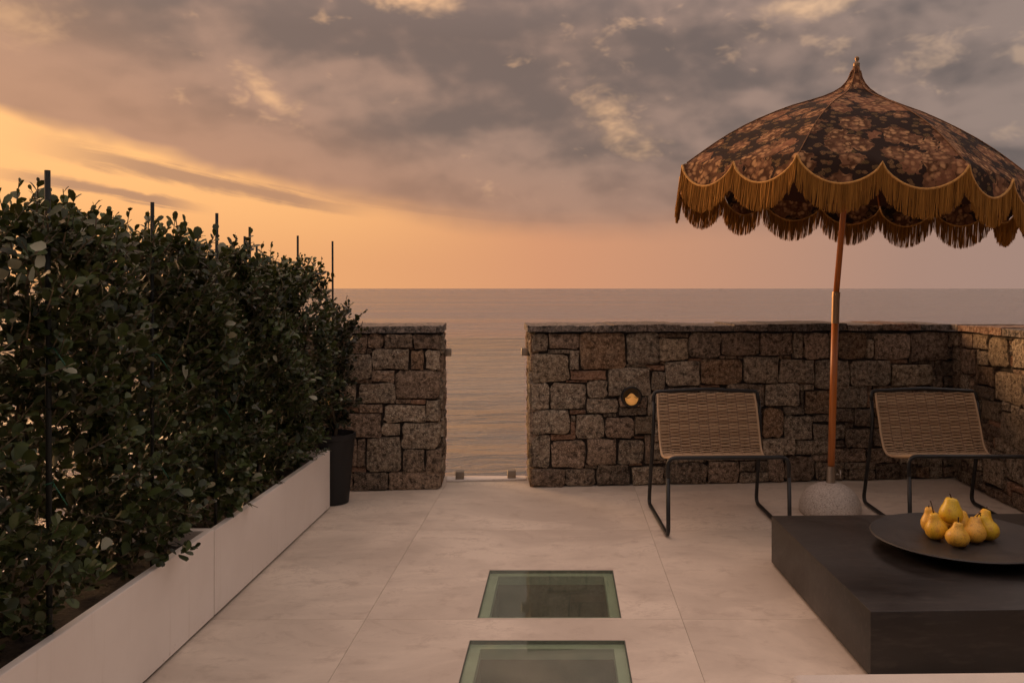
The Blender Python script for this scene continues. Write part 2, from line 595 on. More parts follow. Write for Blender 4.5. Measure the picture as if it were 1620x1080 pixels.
def mat_fabric():
    m, t = new_mat('floral_fabric')
    warp = t.noise(t.co, 26, 3, 0.6, out=1)
    wv = t.new('ShaderNodeVectorMath', operation='MULTIPLY_ADD')
    t.l.new(warp, wv.inputs[0])
    wv.inputs[1].default_value = (.030, .030, .030)
    t.l.new(t.co, wv.inputs[2])
    p = wv.outputs[0]
    v1 = t.voro(p, 7.6)
    d1 = v1.outputs['Distance']
    r, g, b_ = t.sep(v1.outputs['Color'])
    vp = t.voro(p, 34.0)
    dp = vp.outputs['Distance']
    pr_, pg_, pb_ = t.sep(vp.outputs['Color'])
    fl = t.mix(t.ss(dp, 0.60, 0.22), (.085, .038, .018), (.43, .240, .115))
    fl = t.mix(t.m('MULTIPLY', t.ss(pr_, 0.3, 0.9), 0.55), fl, (.235, .115, .062))
    fl = t.mix(t.m('MULTIPLY', t.ss(g, 0.6, 0.9), 0.3), fl, (.33, .140, .075))
    fl = t.mix(t.m('MULTIPLY', t.ss(d1, 0.16, 0.03), 0.7), fl, (.12, .045, .022))
    rad = t.lin(r, 0, 1, 0.38, 0.66)
    rough_edge = t.m('MULTIPLY', t.m('SUBTRACT', dp, 0.3), 0.22)
    isf = t.ss(t.m('ADD', t.m('SUBTRACT', rad, d1), rough_edge), -0.01, 0.03)
    v2 = t.voro(t.mapping(p, (1, 1, 1.6), (3.1, 1.7, 0.4)), 24.0)
    d2 = v2.outputs['Distance']
    r2, g2, b2 = t.sep(v2.outputs['Color'])
    leafc = t.mix(r2, (.105, .066, .026), (.21, .115, .055))
    leafc = t.mix(t.ss(t.m('SINE', t.m('MULTIPLY', d2, 60.0)), 0.2, 0.9), leafc, (.055, .035, .018))
    isl = t.m('MULTIPLY', t.ss(d2, 0.46, 0.38), t.m('GREATER_THAN', g2, 0.30))
    col = t.mix(isl, (.028, .0165, .0125), leafc)
    col = t.mix(isf, col, fl)
    t.put(t.b.inputs['Base Color'], col)
    t.b.inputs['Roughness'].default_value = 0.9
    t.b.inputs['Specular IOR Level'].default_value = 0.15
    bump(t, t.noise(t.co, 420, 2, 0.5), 0.15, 0.002)
    return m


def mat_tint(name, c0, c1, rough=0.85, transl=0.0):
    m, t = new_mat(name)
    at = t.new('ShaderNodeAttribute')
    at.attribute_name = 'tint'
    col = t.mix(at.outputs['Fac'], c0, c1)
    t.put(t.b.inputs['Base Color'], col)
    t.b.inputs['Roughness'].default_value = rough
    t.b.inputs['Specular IOR Level'].default_value = 0.2
    if transl:
        tr = t.new('ShaderNodeBsdfTranslucent')
        t.put(tr.inputs[0], col)
        mx = t.new('ShaderNodeMixShader')
        mx.inputs[0].default_value = transl
        t.l.new(t.b.outputs[0], mx.inputs[1])
        t.l.new(tr.outputs[0], mx.inputs[2])
        t.l.new(mx.outputs[0], t.out.inputs[0])
    return m


def mat_wood():
    m, t = new_mat('varnished_pole_wood')
    n = t.noise(t.mapping(t.co, (60, 60, 3)), 1.0, 4, 0.6, 0.6)
    t.put(t.b.inputs['Base Color'], t.mix(t.ss(n, 0.3, 0.7), (.40, .120, .022), (.56, .185, .040)))
    t.b.inputs['Roughness'].default_value = 0.38
    return m


def mat_pear():
    m, t = new_mat('pear_skin')
    rnd = t.new('ShaderNodeObjectInfo').outputs['Random']
    n = t.noise(t.co, 16, 4, 0.6, 0.4)
    n2 = t.noise(t.co, 260, 2, 0.5)
    n3 = t.noise(t.mapping(t.co, (1, 1, 1), (5, 2, 1)), 34, 5, 0.7, 0.6)
    col = t.mix(t.ss(n, 0.3, 0.7), (.78, .44, .028), (.66, .42, .026))
    col = t.mix(t.m('MULTIPLY', t.ss(rnd, 0.5, 1.0), 0.6), col, (.80, .43, .09))
    col = t.mix(t.m('MULTIPLY', t.ss(rnd, 0.5, 0.0), 0.6), col, (.62, .46, .028))
    col = t.mix(t.m('MULTIPLY', t.ss(n3, 0.50, 0.68), 0.75), col, (.46, .20, .035))
    col = t.mix(t.m('MULTIPLY', t.ss(n2, 0.56, 0.68), 0.6), col, (.30, .19, .03))
    t.put(t.b.inputs['Base Color'], col)
    t.b.inputs['Roughness'].default_value = 0.42
    t.b.inputs['Subsurface Weight'].default_value = 0.0
    bump(t, t.m('ADD', n, t.m('MULTIPLY', n2, 0.1)), 0.15, 0.006)
    return m


def mat_table():
    m, t = new_mat('black_table_laminate')
    n = t.noise(t.co, 2.2, 6, 0.62, 0.5)
    n2 = t.noise(t.mapping(t.co, (2, 9, 9)), 5.0, 4, 0.6)
    col = t.mix(t.ss(n, 0.3, 0.7), (.012, .0105, .010), (.020, .017, .016))
    col = t.mix(t.m('MULTIPLY', t.ss(n2, 0.48, 0.72), 0.5), col, (.048, .040, .035))
    t.put(t.b.inputs['Base Color'], col)
    t.put(t.b.inputs['Roughness'], t.lin(n, 0.35, 0.65, 0.30, 0.52))
    bump(t, t.noise(t.co, 120, 3, 0.6), 0.06, 0.004)
    return m


def mat_terrazzo():
    m, t = new_mat('granite_base')
    v = t.voro(t.co, 230.0)
    r, g, b = t.sep(v.outputs['Color'])
    n = t.noise(t.co, 220, 3, 0.6)
    col = t.mix(t.ss(r, 0.55, 0.9), (.50, .44, .385), (.62, .56, .50))
    col = t.mix(t.m('GREATER_THAN', g, 0.84), col, (.33, .28, .235))
    col = t.mix(t.m('MULTIPLY', t.ss(n, 0.55, 0.7), 0.4), col, (.38, .325, .275))
    t.put(t.b.inputs['Base Color'], col)
    t.b.inputs['Roughness'].default_value = 0.75
    bump(t, n, 0.3, 0.004)
    return m


M['floor'] = mat_floor()
M['sea'] = mat_sea()
M['leaf'] = mat_leaf('hedge_leaf', (.015, .024, .008), (.076, .108, .033), (.34, .34, .24))
M['leaf2'] = mat_leaf('dark_leaf', (.012, .018, .008), (.030, .040, .016), (.06, .07, .03))
M['glass'] = mat_glass('floor_glass', (.86, .90, .84), dust=0.075)
M['glass_gate'] = mat_glass('gate_glass', (.96, .98, .96))
M['fabric'] = mat_fabric()
M['under'] = plain('canopy_lining', (.060, .022, .012), 0.9, var=0.2, bs=0)
M['fringe'] = mat_tint('golden_fringe', (.24, .105, .020), (.57, .275, .060), 0.9, 0.25)
M['trim'] = plain('gold_trim', (.50, .26, .07), 0.85, var=0.25, scale=80, bs=0.4, bscale=300)
M['trim_dark'] = plain('seam_piping', (.20, .095, .04), 0.9, var=0.3, scale=60, bs=0)
M['rope'] = mat_tint('seat_rope', (.39, .262, .160), (.58, .415, .265), 0.85)
M['wood'] = mat_wood()
M['pear'] = mat_pear()
M['table'] = mat_table()
M['terrazzo'] = mat_terrazzo()


def mat_brass_lit():
    m, t = new_mat('lit_brass')
    t.b.inputs['Base Color'].default_value = (.75, .40, .14, 1)
    t.b.inputs['Metallic'].default_value = 0.6
    t.b.inputs['Roughness'].default_value = 0.35
    t.b.inputs['Emission Color'].default_value = (1.0, .42, .10, 1)
    t.b.inputs['Emission Strength'].default_value = 0.30
    return m


M['brass'] = mat_brass_lit()

# ------------------------------------------------------------------ sea and terrace
SEA_Z = -11.0
NS = 64
vv, ff = [(0, 0, SEA_Z)], []
radii = [4, 60, 400, 3000, 40000]
for r_ in radii:
    for k in range(NS):
        a = 2 * math.pi * k / NS
        vv.append((r_ * math.sin(a), r_ * math.cos(a), SEA_Z))
for k in range(NS):
    ff.append((0, 1 + (k + 1) % NS, 1 + k))
for i in range(len(radii) - 1):
    for k in range(NS):
        a, b = 1 + i * NS + k, 1 + i * NS + (k + 1) % NS
        ff.append((a, b, b + NS, a + NS))
sea = link('sea', mesh('sea', vv, ff), M['sea'])
tag(sea, 'rippled sea reflecting the sunset out to the horizon', kind='structure')

TH = math.atan(0.0911)
CT, ST = math.cos(TH), math.sin(TH)
WALL_T = 0.45


def wall_pt(u, dep, z):
    """point of the front wall: u along it, dep behind its front face"""
    return (u * CT - dep * ST, 5.375 + u * ST + dep * CT, z)


# skylight openings (x0, y0, x1, y1)
SKY = [(-0.324, 3.239, 0.224, 3.790), (-0.330, 2.470, 0.222, 3.035)]

base = MB()
base.box(-2.6, -6.0, SEA_Z - 0.5, 3.05, 5.72, -0.62)
tb = base.build('terrace_base', M['concrete'])
tag(tb, 'concrete mass carrying the terrace above the sea', kind='structure')

# bed under the tiles, left open at the skylights
xs = sorted({-2.6, 3.05, SKY[0][0] - .002, SKY[0][2] + .002})
bed = MB()
ys = [-6.0, SKY[1][1] - .004, SKY[1][3] + .004, SKY[0][1] - .004, SKY[0][3] + .004, 5.72]
for i in range(5):
    if i in (1, 3):
        bed.box(-2.6, ys[i], -0.60, -0.336, ys[i + 1], -0.012)
        bed.box(0.230, ys[i], -0.60, 3.05, ys[i + 1], -0.012)
    else:
        bed.box(-2.6, ys[i], -0.60, 3.05, ys[i + 1], -0.012)
floor = bed.build('terrace_floor', plain('tile_grout', (.62, .52, .43), 0.9, bs=0.2))
tag(floor, 'pale beige terrace floor of large tiles', kind='structure')


def poly_tile(x0, y0, x1, y1):
    b = MB()
    g = 0.0013
    b.box(x0 + g, y0 + g, -0.011, x1 - g, y1 - g, 0.0)
    return b


def tile(rects):
    b = MB()
    for r_ in rects:
        b.box(*r_[:2], -0.011, *r_[2:], 0.0)
    o = b.build('tile', M['floor'], floor)
    return o


XT = [-2.6, -1.945, -0.745, 0.452, 1.652, 3.05]
YT = [-6.0, -3.97, -2.77, -1.57, -0.37, 0.827, 2.027, 3.227, 4.417, 5.70]
G = 0.0007
for i in range(len(XT) - 1):
    for j in range(len(YT) - 1):
        x0, x1, y0, y1 = XT[i] + G, XT[i + 1] - G, YT[j] + G, YT[j + 1] - G
        hole = None
        for s in SKY:
            if s[0] > x0 and s[2] < x1 and s[1] > y0 - .1 and s[3] < y1:
                hole = s
        if hole:
            hx0, hy0, hx1, hy1 = hole
            rects = [(x0, y0, hx0, y1), (hx1, y0, x1, y1), (hx0, hy1, hx1, y1)]
            if hy0 - y0 > 0.003:
                rects.append((hx0, y0, hx1, hy0))
            tile(rects)
        else:
            tile([(x0, y0, x1, y1)])

# ------------------------------------------------------------------ skylights
for i, (x0, y0, x1, y1) in enumerate(SKY):
    root = empty('floor_skylight', ((x0 + x1) / 2, (y0 + y1) / 2, 0), 0,
                 ['walk-on glass floor panel with green-grey border, farther from the camera, nearer the gate',
                  'walk-on glass floor panel with green-grey border, nearer the camera, cut by the bottom edge'][i],
                 'skylight', 'glass panels set in the floor')
    hx, hy = (x1 - x0) / 2, (y1 - y0) / 2
    g = 0.0015
    p = MB().box(-hx + g + .0035, -hy + g + .0035, -0.0125, hx - g - .0035, hy - g - .0035, -0.0008)
    p.build('glass_pane', M['glass'], root)
    b = MB()
    t_ = 0.0025
    w_ = 0.042
    for (a0, b0, a1, b1) in ((-hx + g, -hy + g, hx - g, -hy + w_), (-hx + g, hy - w_, hx - g, hy - g),
                             (-hx + g, -hy + w_, -hx + w_, hy - w_), (hx - w_, -hy + w_, hx - g, hy - w_)):
        b.box(a0, b0, -0.05, a1, b1, -0.0132)
    b.build('border_frame', M['band'], root)
    e = MB()
    for (a0, b0, a1, b1) in ((-hx + g, -hy + g, hx - g, -hy + g + t_), (-hx + g, hy - g - t_, hx - g, hy - g),
                             (-hx + g, -hy + g + t_, -hx + g + t_, hy - g - t_), (hx - g - t_, -hy + g + t_, hx - g, hy - g - t_)):
        e.box(a0, b0, -0.0130, a1, b1, -0.0005)
    e.build('edge_strip', M['band_dark'], root)
    s = MB()
    d0 = -0.57
    q = w_
    s.add([(-hx + q, -hy + q, d0), (hx - q, -hy + q, d0), (hx - q, hy - q, d0), (-hx + q, hy - q, d0),
           (-hx + q, -hy + q, -.05), (hx - q, -hy + q, -.05), (hx - q, hy - q, -.05), (-hx + q, hy - q, -.05)],
          [(0, 1, 2, 3), (0, 4, 5, 1), (1, 5, 6, 2), (2, 6, 7, 3), (3, 7, 4, 0)])
    s.build('shaft', M['shaft'], root)

# ------------------------------------------------------------------ stone walls


def stone_mesh(w, h, prot, seed, depth=0.05, sq=0.0):
    """one rubble stone, local x = width, z = height, -y = out of the wall"""
    r_ = random.Random(seed)
    per = []
    cr = min(w, h) * (0.07 + 0.13 * r_.random())
    n_c = 2
    hw, hh = w / 2, h / 2
    for (sx, sz) in ((1, 1), (-1, 1), (-1, -1), (1, -1)):
        c_ = cr * (0.45 + 0.9 * r_.random())
        pts = [(sx * hw, sz * (hh - c_)), (sx * (hw - c_ * 0.30), sz * (hh - c_ * 0.30)), (sx * (hw - c_), sz * hh)]
        if sx * sz < 0:
            pts = pts[::-1]
        per += pts
        # a point in the middle of the following side
        if (sx, sz) == (1, 1):
            per.append((0.15 * hw * r_.uniform(-1, 1), hh))
        elif (sx, sz) == (-1, 1):
            per.append((-hw, 0.15 * hh * r_.uniform(-1, 1)))
        elif (sx, sz) == (-1, -1):
            per.append((0.15 * hw * r_.uniform(-1, 1), -hh))
        else:
            per.append((hw, 0.15 * hh * r_.uniform(-1, 1)))
    j = min(0.010, 0.10 * min(w, h))
    per = [(x + r_.uniform(-j, j * 0.5) * (1 if x > 0 else -1), z + r_.uniform(-j, j * 0.5) * (1 if z > 0 else -1)) for x, z in per]
    n = len(per)
    ins = min(0.006, 0.10 * min(w, h))
    vs, fs = [], []
    sx_, sz_ = 1 - 2 * ins / w, 1 - 2 * ins / h
    for (kx, kz, y, jj) in ((1, 1, depth, 0), (1, 1, -prot + ins * 0.7, 0.0025), (sx_, sz_, -prot, 0.004), (0.55, 0.55, -prot - 0.001, 0.007)):
        for x, z in per:
            vs.append((x * kx, y + r_.uniform(-jj, jj), z * kz))
    vs.append((0, -prot - 0.001 + r_.uniform(-.007, .007), 0))
    for i in range(3):
        for k in range(n):
            k2 = (k + 1) % n
            fs.append((i * n + k, (i + 1) * n + k, (i + 1) * n + k2, i * n + k2))
    for k in range(n):
        fs.append((3 * n + k, 4 * n, 3 * n + (k + 1) % n))
    me = mesh('stone', vs, fs)
    me.polygons.foreach_set('use_smooth', [True] * len(me.polygons))
    me.set_sharp_from_angle(angle=R(48))
    return me


def fill(rects, u0, u1, z0, z1, seed, maxw=0.24, maxh=0.15, minw=0.09, minh=0.06, cell=0.01):
    """greedy fill of what the listed stones leave open"""
    r_ = random.Random(seed)
    nu, nz = int((u1 - u0) / cell), int((z1 - z0) / cell)
    g = np.zeros((nz, nu), bool)
    for (a, b, c, d, _) in rects:
        i0, i1 = max(0, int(round((a - u0) / cell))), min(nu, int(round((c - u0) / cell)))
        k0, k1 = max(0, int(round((b - z0) / cell))), min(nz, int(round((d - z0) / cell)))
        if i1 > i0 and k1 > k0:
            g[k0:k1, i0:i1] = True
    out = []
    for k in range(nz):
        for i in range(nu):
            if g[k, i]:
                continue
            mw = int(r_.uniform(minw, maxw) / cell)
            mh = int(r_.uniform(minh, maxh) / cell)
            w = 0
            while i + w < nu and not g[k, i + w] and w < mw:
                w += 1
            h = 1
            while k + h < nz and h < mh and not g[k + h, i:i + w].any():
                h += 1
            g[k:k + h, i:i + w] = True
            if w >= 2 and h >= 2 and w * h >= 7:
                tone = r_.choice('ggbbdgo' if min(w, h) > 4 else 'bbtgd')
                out.append((u0 + i * cell, z0 + k * cell, u0 + (i + w) * cell, z0 + (k + h) * cell, tone))
    return out


def lay(root, rects, frame, seed, gap=0.003, flip=1):
    """frame(u, dep, z) -> world point; stones become children of the wall"""
    r_ = random.Random(seed)
    o0 = Vector(frame(0, 0, 0))
    ux = (Vector(frame(1, 0, 0)) - o0).normalized()
    uy = (Vector(frame(0, 1, 0)) - o0).normalized()
    rot = Matrix((ux, uy, Vector((0, 0, 1)))).transposed().to_4x4()
    for k, (a, b, c, d, tone) in enumerate(rects):
        w, h = c - a - gap, d - b - gap
        if w < 0.012 or h < 0.008:
            continue
        big = min(w, h)
        me = stone_mesh(w, h, r_.uniform(-.004, .010) if big > 0.035 else r_.uniform(-.016, -.004), seed * 1000 + k)
        o = link('stone', me, M[tone], root)
        mw = Matrix.Translation(frame((a + c) / 2, 0.0, (b + d) / 2)) @ rot @ Matrix.Rotation(R(r_.uniform(-1.6, 1.6)), 4, 'Y')
        o.matrix_basis = Matrix.Translation(-root.location) @ mw


def px_wall(px, py):
    a = (px - 890) / 1350
    Y = 5.375 / (1 - 0.0911 * a)
    return a * Y / CT, 1.25 - (py - 456) / 1350 * Y


def px_rects(ox, oy, sc_, rows):
    out = []
    for (a, b, c, d, tone) in rows:
        u0, z1 = px_wall(ox + a / sc_, oy + b / sc_)
        u1, z0 = px_wall(ox + c / sc_, oy + d / sc_)
        out.append((u0, max(z0, 0.002), u1, min(z1, 0.968), tone))
    return out


K = 7.2
right_rows = px_rects(830, 500, K, [
    (75, 190, 268, 418, 'g'), (272, 190, 628, 378, 'b'), (268, 383, 518, 428, 'g'), (80, 432, 510, 752, 'y'), (518, 386, 624, 614, 'g'),
    (630, 190, 1157, 612, 'o'), (1160, 190, 1542, 548, 'g'), (522, 618, 935, 728, 't'), (475, 733, 715, 757, 't'), (80, 760, 284, 1072, 'g'),
    (286, 762, 696, 1064, 'g'), (710, 730, 948, 930, 'g'), (946, 588, 1438, 905, 'g'),
    (1160, 548, 1385, 586, 'g'), (1385, 558, 1600, 622, 't'), (704, 934, 1070, 1104, 'g'), (1078, 908, 1396, 1038, 'b'),
    (1078, 1041, 1392, 1130, 'g'), (1398, 880, 1478, 1130, 'g'), (1442, 626, 1608, 860, 'g')])
right_rows += px_rects(830, 630, K, [
    (85, 138, 515, 412, 'g'), (515, 138, 702, 186, 't'), (522, 196, 584, 266, 'g'), (525, 268, 588, 416, 't'), (296, 414, 590, 478, 't'),
    (588, 183, 908, 464, 'g'), (700, 170, 768, 184, 'b'), (900, 176, 1048, 214, 'g'), (914, 216, 1248, 454, 'b'), (1252, 202, 1482, 414, 'y'),
    (85, 426, 298, 794, 'g'), (302, 482, 696, 798, 'b'), (704, 464, 1052, 754, 'b'), (1056, 462, 1368, 744, 'g'), (1370, 424, 1466, 714, 'b'),
    (1254, 436, 1366, 460, 't'), (688, 756, 828, 804, 'b'), (80, 798, 458, 1020, 'b'), (462, 806, 810, 1010, 'd'), (818, 754, 1190, 1006, 'd'),
    (1192, 742, 1344, 768, 't'), (1194, 772, 1218, 990, 'b'), (1222, 772, 1590, 1000, 'g')])
right_rows += px_rects(1030, 500, K, [
    (92, 248, 430, 510, 'y'), (88, 190, 245, 246, 'b'), (247, 190, 436, 246, 'b'), (432, 190, 804, 480, 'd'), (808, 190, 1232, 444, 'b'),
    (1240, 190, 1618, 442, 'b'), (430, 483, 584, 520, 't'), (788, 444, 982, 488, 'b'), (984, 446, 1056, 490, 'b'), (168, 520, 566, 806, 'g'),
    (568, 490, 1050, 780, 'o'), (1054, 452, 1470, 774, 'g'), (1470, 446, 1600, 492, 'o'), (108, 512, 168, 552, 'o'), (560, 784, 790, 812, 't'),
    (168, 808, 556, 1000, 'd'), (560, 812, 870, 1010, 'g'), (870, 776, 1296, 1030, 'd')])
right_rows += px_rects(1200, 500, K, [
    (70, 768, 474, 1030, 'g'), (238, 492, 640, 755, 'g'), (400, 190, 514, 480, 'g'), (516, 190, 796, 496, 'b'), (798, 190, 900, 496, 'd'),
    (902, 180, 1224, 496, 'o'), (1228, 186, 1374, 262, 'd'), (1230, 264, 1316, 476, 'g'), (1318, 186, 1726, 494, 'b'), (640, 500, 1042, 838, 'g'),
    (1044, 494, 1504, 792, 'g'), (1486, 496, 1712, 544, 't'), (1508, 546, 1980, 796, 'y'), (452, 756, 640, 776, 't'), (476, 778, 640, 846, 'g'),
    (524, 848, 866, 1114, 'o'), (870, 796, 1250, 1050, 'g'), (486, 850, 522, 1044, 'd'), (0, 784, 68, 1030, 'g')])
right_rows += px_rects(1200, 640, K, [
    (46, 40, 290, 378, 'o'), (294, 22, 520, 120, 'g'), (294, 124, 624, 404, 'g'), (626, 112, 866, 196, 'd'), (868, 50, 1094, 204, 'd'),
    (1096, 46, 1300, 256, 'd'), (624, 226, 992, 404, 'g'), (994, 208, 1092, 270, 'd'), (984, 272, 1306, 494, 'd'), (424, 406, 836, 574, 'g'),
    (838, 408, 980, 484, 'd'), (612, 576, 836, 644, 'b'), (838, 496, 1230, 654, 'b'), (640, 650, 984, 874, 'd'), (986, 654, 1336, 738, 'g'),
    (1034, 742, 1330, 864, 'd'), (1250, 494, 1610, 670, 'b'), (1340, 674, 1810, 864, 'd'), (1310, 262, 1510, 474, 'd'), (46, 384, 420, 580, 'g'),
    (300, 590, 636, 874, 'b'), (110, 600, 296, 876, 'b')])
right_rows += px_rects(1400, 500, K, [
    (290, 180, 722, 518, 'b'), (724, 180, 930, 350, 'd'), (712, 356, 862, 500, 'd'), (574, 506, 830, 676, 'd'), (540, 680, 664, 814, 'd'),
    (668, 680, 880, 806, 'd')])
right_rows += px_rects(1030, 640, K, [
    (206, 664, 644, 905, 'd'), (646, 646, 998, 902, 'b'), (1002, 640, 1188, 764, 'd'), (1002, 768, 1348, 890, 'g'), (1190, 640, 1344, 766, 'd')])
left_rows = px_rects(500, 500, K, [
    (-120, 190, 575, 424, 'b'), (580, 190, 770, 366, 'b'), (774, 190, 1100, 360, 'd'), (1106, 190, 1412, 372, 'b'), (270, 426, 630, 722, 'g'),
    (578, 368, 632, 424, 'b'), (636, 366, 1064, 612, 'g'), (1046, 362, 1142, 382, 't'), (1068, 384, 1234, 616, 'o'), (1238, 376, 1414, 620, 'g'),
    (634, 616, 896, 754, 'b'), (904, 620, 1418, 944, 'b'), (440, 724, 632, 770, 'b'), (480, 760, 904, 1000, 'g'), (450, 775, 478, 890, 'o'),
    (330, 760, 448, 992, 'g'), (904, 948, 1078, 1000, 'b'), (1080, 948, 1250, 1006, 't'), (1254, 950, 1420, 1196, 'g'), (764, 1008, 1252, 1212, 'g'),
    (490, 1004, 762, 1106, 'b'), (330, 1040, 484, 1102, 't'), (255, 1112, 742, 1388, 'b')])
left_rows += px_rects(500, 640, K, [
    (744, 206, 964, 356, 'g'), (972, 206, 1422, 500, 'g'), (570, 378, 970, 764, 'g'), (978, 508, 1236, 766, 'd'), (1240, 508, 1424, 776, 'b'),
    (330, 390, 464, 712, 'b'), (466, 390, 566, 712, 'b'), (320, 716, 568, 778, 't'), (320, 784, 420, 990, 'b'), (424, 770, 822, 980, 'd'),
    (826, 768, 1424, 972, 'b')])


def wall_lamp_spot(px, py):
    u, z = px_wall(px, py)
    return u, z


LAMP_R = wall_lamp_spot(998, 627)
LAMP_L = wall_lamp_spot(517, 633)


def core_box(f, u0, u1, d0, d1, z0, z1):
    p = [f(u0, d0, z0), f(u1, d0, z0), f(u1, d1, z0), f(u0, d1, z0), f(u0, d0, z1), f(u1, d0, z1), f(u1, d1, z1), f(u0, d1, z1)]
    return p, [(0, 3, 2, 1), (4, 5, 6, 7), (0, 1, 5, 4), (1, 2, 6, 5), (2, 3, 7, 6), (3, 0, 4, 7)]


def coping(root, frame, cuts, z0, z1, d0, d1, seed, mats):
    r_ = random.Random(seed)
    for i in range(len(cuts) - 1):
        b = MB()
        a, c = cuts[i] + 0.0015, cuts[i + 1] - 0.0015
        n = max(2, int((c - a) / 0.05))
        dz = r_.uniform(-.006, .006)
        dd = r_.uniform(-.006, .006)
        vs, fs = [], []
        for k in range(n + 1):
            u = a + (c - a) * k / n
            jz, jd, jb = r_.uniform(-.0025, .0025), r_.uniform(-.006, .006), r_.uniform(-.006, .006)
            vs += [frame(u, d0 + dd + jd, z0 + 0.001 + abs(jb)), frame(u, d0 + dd + jd * .5, z1 + dz + jz - .003), frame(u, d0 + dd + .004 + jd * .5, z1 + dz + jz),
                   frame(u, d1, z1 + dz + jz), frame(u, d1, z0 + .001)]
        for k in range(n):
            for q in range(5):
                q2 = (q + 1) % 5
                fs.append((k * 5 + q, k * 5 + q2, (k + 1) * 5 + q2, (k + 1) * 5 + q))
        fs.append((4, 3, 2, 1, 0))
        fs.append(tuple(n * 5 + q for q in range(5)))
        me = mesh('coping_slab', [tuple(Vector(p) - root.location) for p in vs], fs)
        link('coping_slab', me, M[mats[i % len(mats)]], root)


def stone_wall(name, label, frame, u0, u1, rows, seed, cuts, mats, jamb_lo=False, jamb_hi=False, keep=None, thick=WALL_T, tail=(0, 0)):
    root = empty(name, frame((u0 + u1) / 2, 0.2, 0), 0, label, 'wall', 'dry stone terrace walls')
    root['kind'] = 'thing'
    b = MB()
    p, f = core_box(frame, u0 + 0.03 - tail[0], u1 - 0.03 + tail[1], 0.030, thick - 0.02, 0.0005, 0.970 - 0.002 * (tail[1] > 0))
    b.add([tuple(Vector(q) - root.location) for q in p], f)
    b.build('core', M['mortar'], root)
    more = fill(rows + (keep or []), u0, u1, 0.003, 0.968, seed)
    lay(root, rows + more, frame, seed)
    for flag, uu, sgn in ((jamb_lo, u0, -1), (jamb_hi, u1, 1)):
        if not flag:
            continue
        # the end of the wall: u runs back along the thickness
        fr = (lambda a, d, z, uu=uu, s=sgn: frame(uu - s * d, a if s > 0 else thick - a, z))
        rr = fill([], 0.045, thick, 0.003, 0.968, seed + 5, 0.2, 0.16, 0.1, 0.08)
        lay(root, rr, fr, seed + 9)
    coping(root, frame, cuts, 0.972, 1.017, -0.022, thick + 0.01, seed + 3, mats)
    return root


def px_u(px):
    return px_wall(px, 515)[0]


lamp_keep_r = [(LAMP_R[0] - .062, LAMP_R[1] - .062, LAMP_R[0] + .062, LAMP_R[1] + .062, 'g')]
right_u0 = px_u(839.5)
CORNER_U = 2.58
wall_r = stone_wall('stone_wall', 'long granite rubble wall with slate coping behind the two chairs', wall_pt, right_u0, CORNER_U + 0.02, right_rows, 41,
                    [px_u(834)] + [px_u(v) for v in (970, 1022, 1075, 1160, 1214, 1339, 1394, 1454)] + [CORNER_U - 0.025],
                    ['slate', 'slate', 'slate', 'slate', 'slate', 'slate', 'slate', 'slate_red_sunlit', 'slate'], jamb_lo=True, tail=(0, 0.30))
left_u1 = px_u(699)
wall_l = stone_wall('stone_wall', 'short granite rubble wall with slate coping beside the hedge, left of the gate', wall_pt, -2.45, left_u1, left_rows, 57,
                    [-2.45, -1.8, px_u(611), px_u(701.5)], ['slate', 'slate'], jamb_hi=True)


def side_pt(u, dep, z):
    """right-hand wall: u runs from the corner towards the camera"""
    return (2.562 + dep, 5.62 - u, z)


def px_side(px, py):
    Y = 2.562 * 1350 / (px - 890)
    return 5.62 - Y, 1.25 - (py - 456) / 1350 * Y


side_rows = []
for (ox, oy, s_, rows) in ((1400, 500, K, [(990, 190, 1172, 382, 'y'), (1180, 196, 1404, 584, 'y'), (1052, 402, 1178, 560, 'g'), (1030, 562, 1246, 792, 'o'),
                                           (1432, 236, 1700, 604, 'g'), (1440, 618, 1700, 684, 'b'), (1250, 636, 1575, 1000, 'y'), (1010, 800, 1236, 936, 'd'),
                                           (872, 372, 1028, 660, 'b'), (1100, 952, 1310, 1190, 'y')]),
                           (1340, 590, 4.5, [(1106, 204, 1160, 272, 'g'), (1164, 230, 1228, 304, 'g'), (1098, 296, 1320, 536, 'y'), (944, 362, 1092, 452, 'b'),
                                             (920, 466, 1024, 572, 'b'), (1046, 456, 1210, 580, 'g'), (886, 690, 958, 806, 'd'), (962, 600, 1112, 800, 'g'),
                                             (1118, 590, 1260, 780, 'g')])):
    for (a, b, c, d, tone) in rows:
        u0, _ = px_side(ox + a / s_, 0)
        u1, _ = px_side(ox + c / s_, 0)
        xm = ox + (a + c) / 2 / s_
        _, z1 = px_side(xm, oy + b / s_)
        _, z0 = px_side(xm, oy + d / s_)
        side_rows.append((max(u0, 0.03), max(z0, 0.003), u1, min(z1, 0.966), tone))
wall_s = stone_wall('stone_wall', 'side rubble wall at the right edge running towards the camera', side_pt, 0.0, 5.2, side_rows, 73,
                    [-0.03, 0.12, 0.33, 0.52, 0.68, 1.0, 1.4, 1.9, 2.4, 2.9, 3.4, 3.9, 4.5, 5.2],
                    ['slate', 'slate_red_sunlit', 'slate_red_sunlit', 'slate_red_sunlit'], thick=0.42)

# ------------------------------------------------------------------ glass gate
gl = px_u(703.5)
gr = px_u(835.5)
gd = 0.235
gate = empty('glass_gate', wall_pt((gl + gr) / 2, gd, 0), TH, 'clear frameless glass panel clamped in the gap between the stone walls', 'glass panel')
gw = (gr - gl) / 2 - 0.012
MB().box(-gw, -0.006, 0.035, gw, 0.006, 0.93).build('glass_pane', M['glass_gate'], gate, bevel=0.001, seg=1)
cl_m = plain('clamp_steel', (.30, .25, .20), 0.45, metal=0.8, var=0.15, bs=0.1)


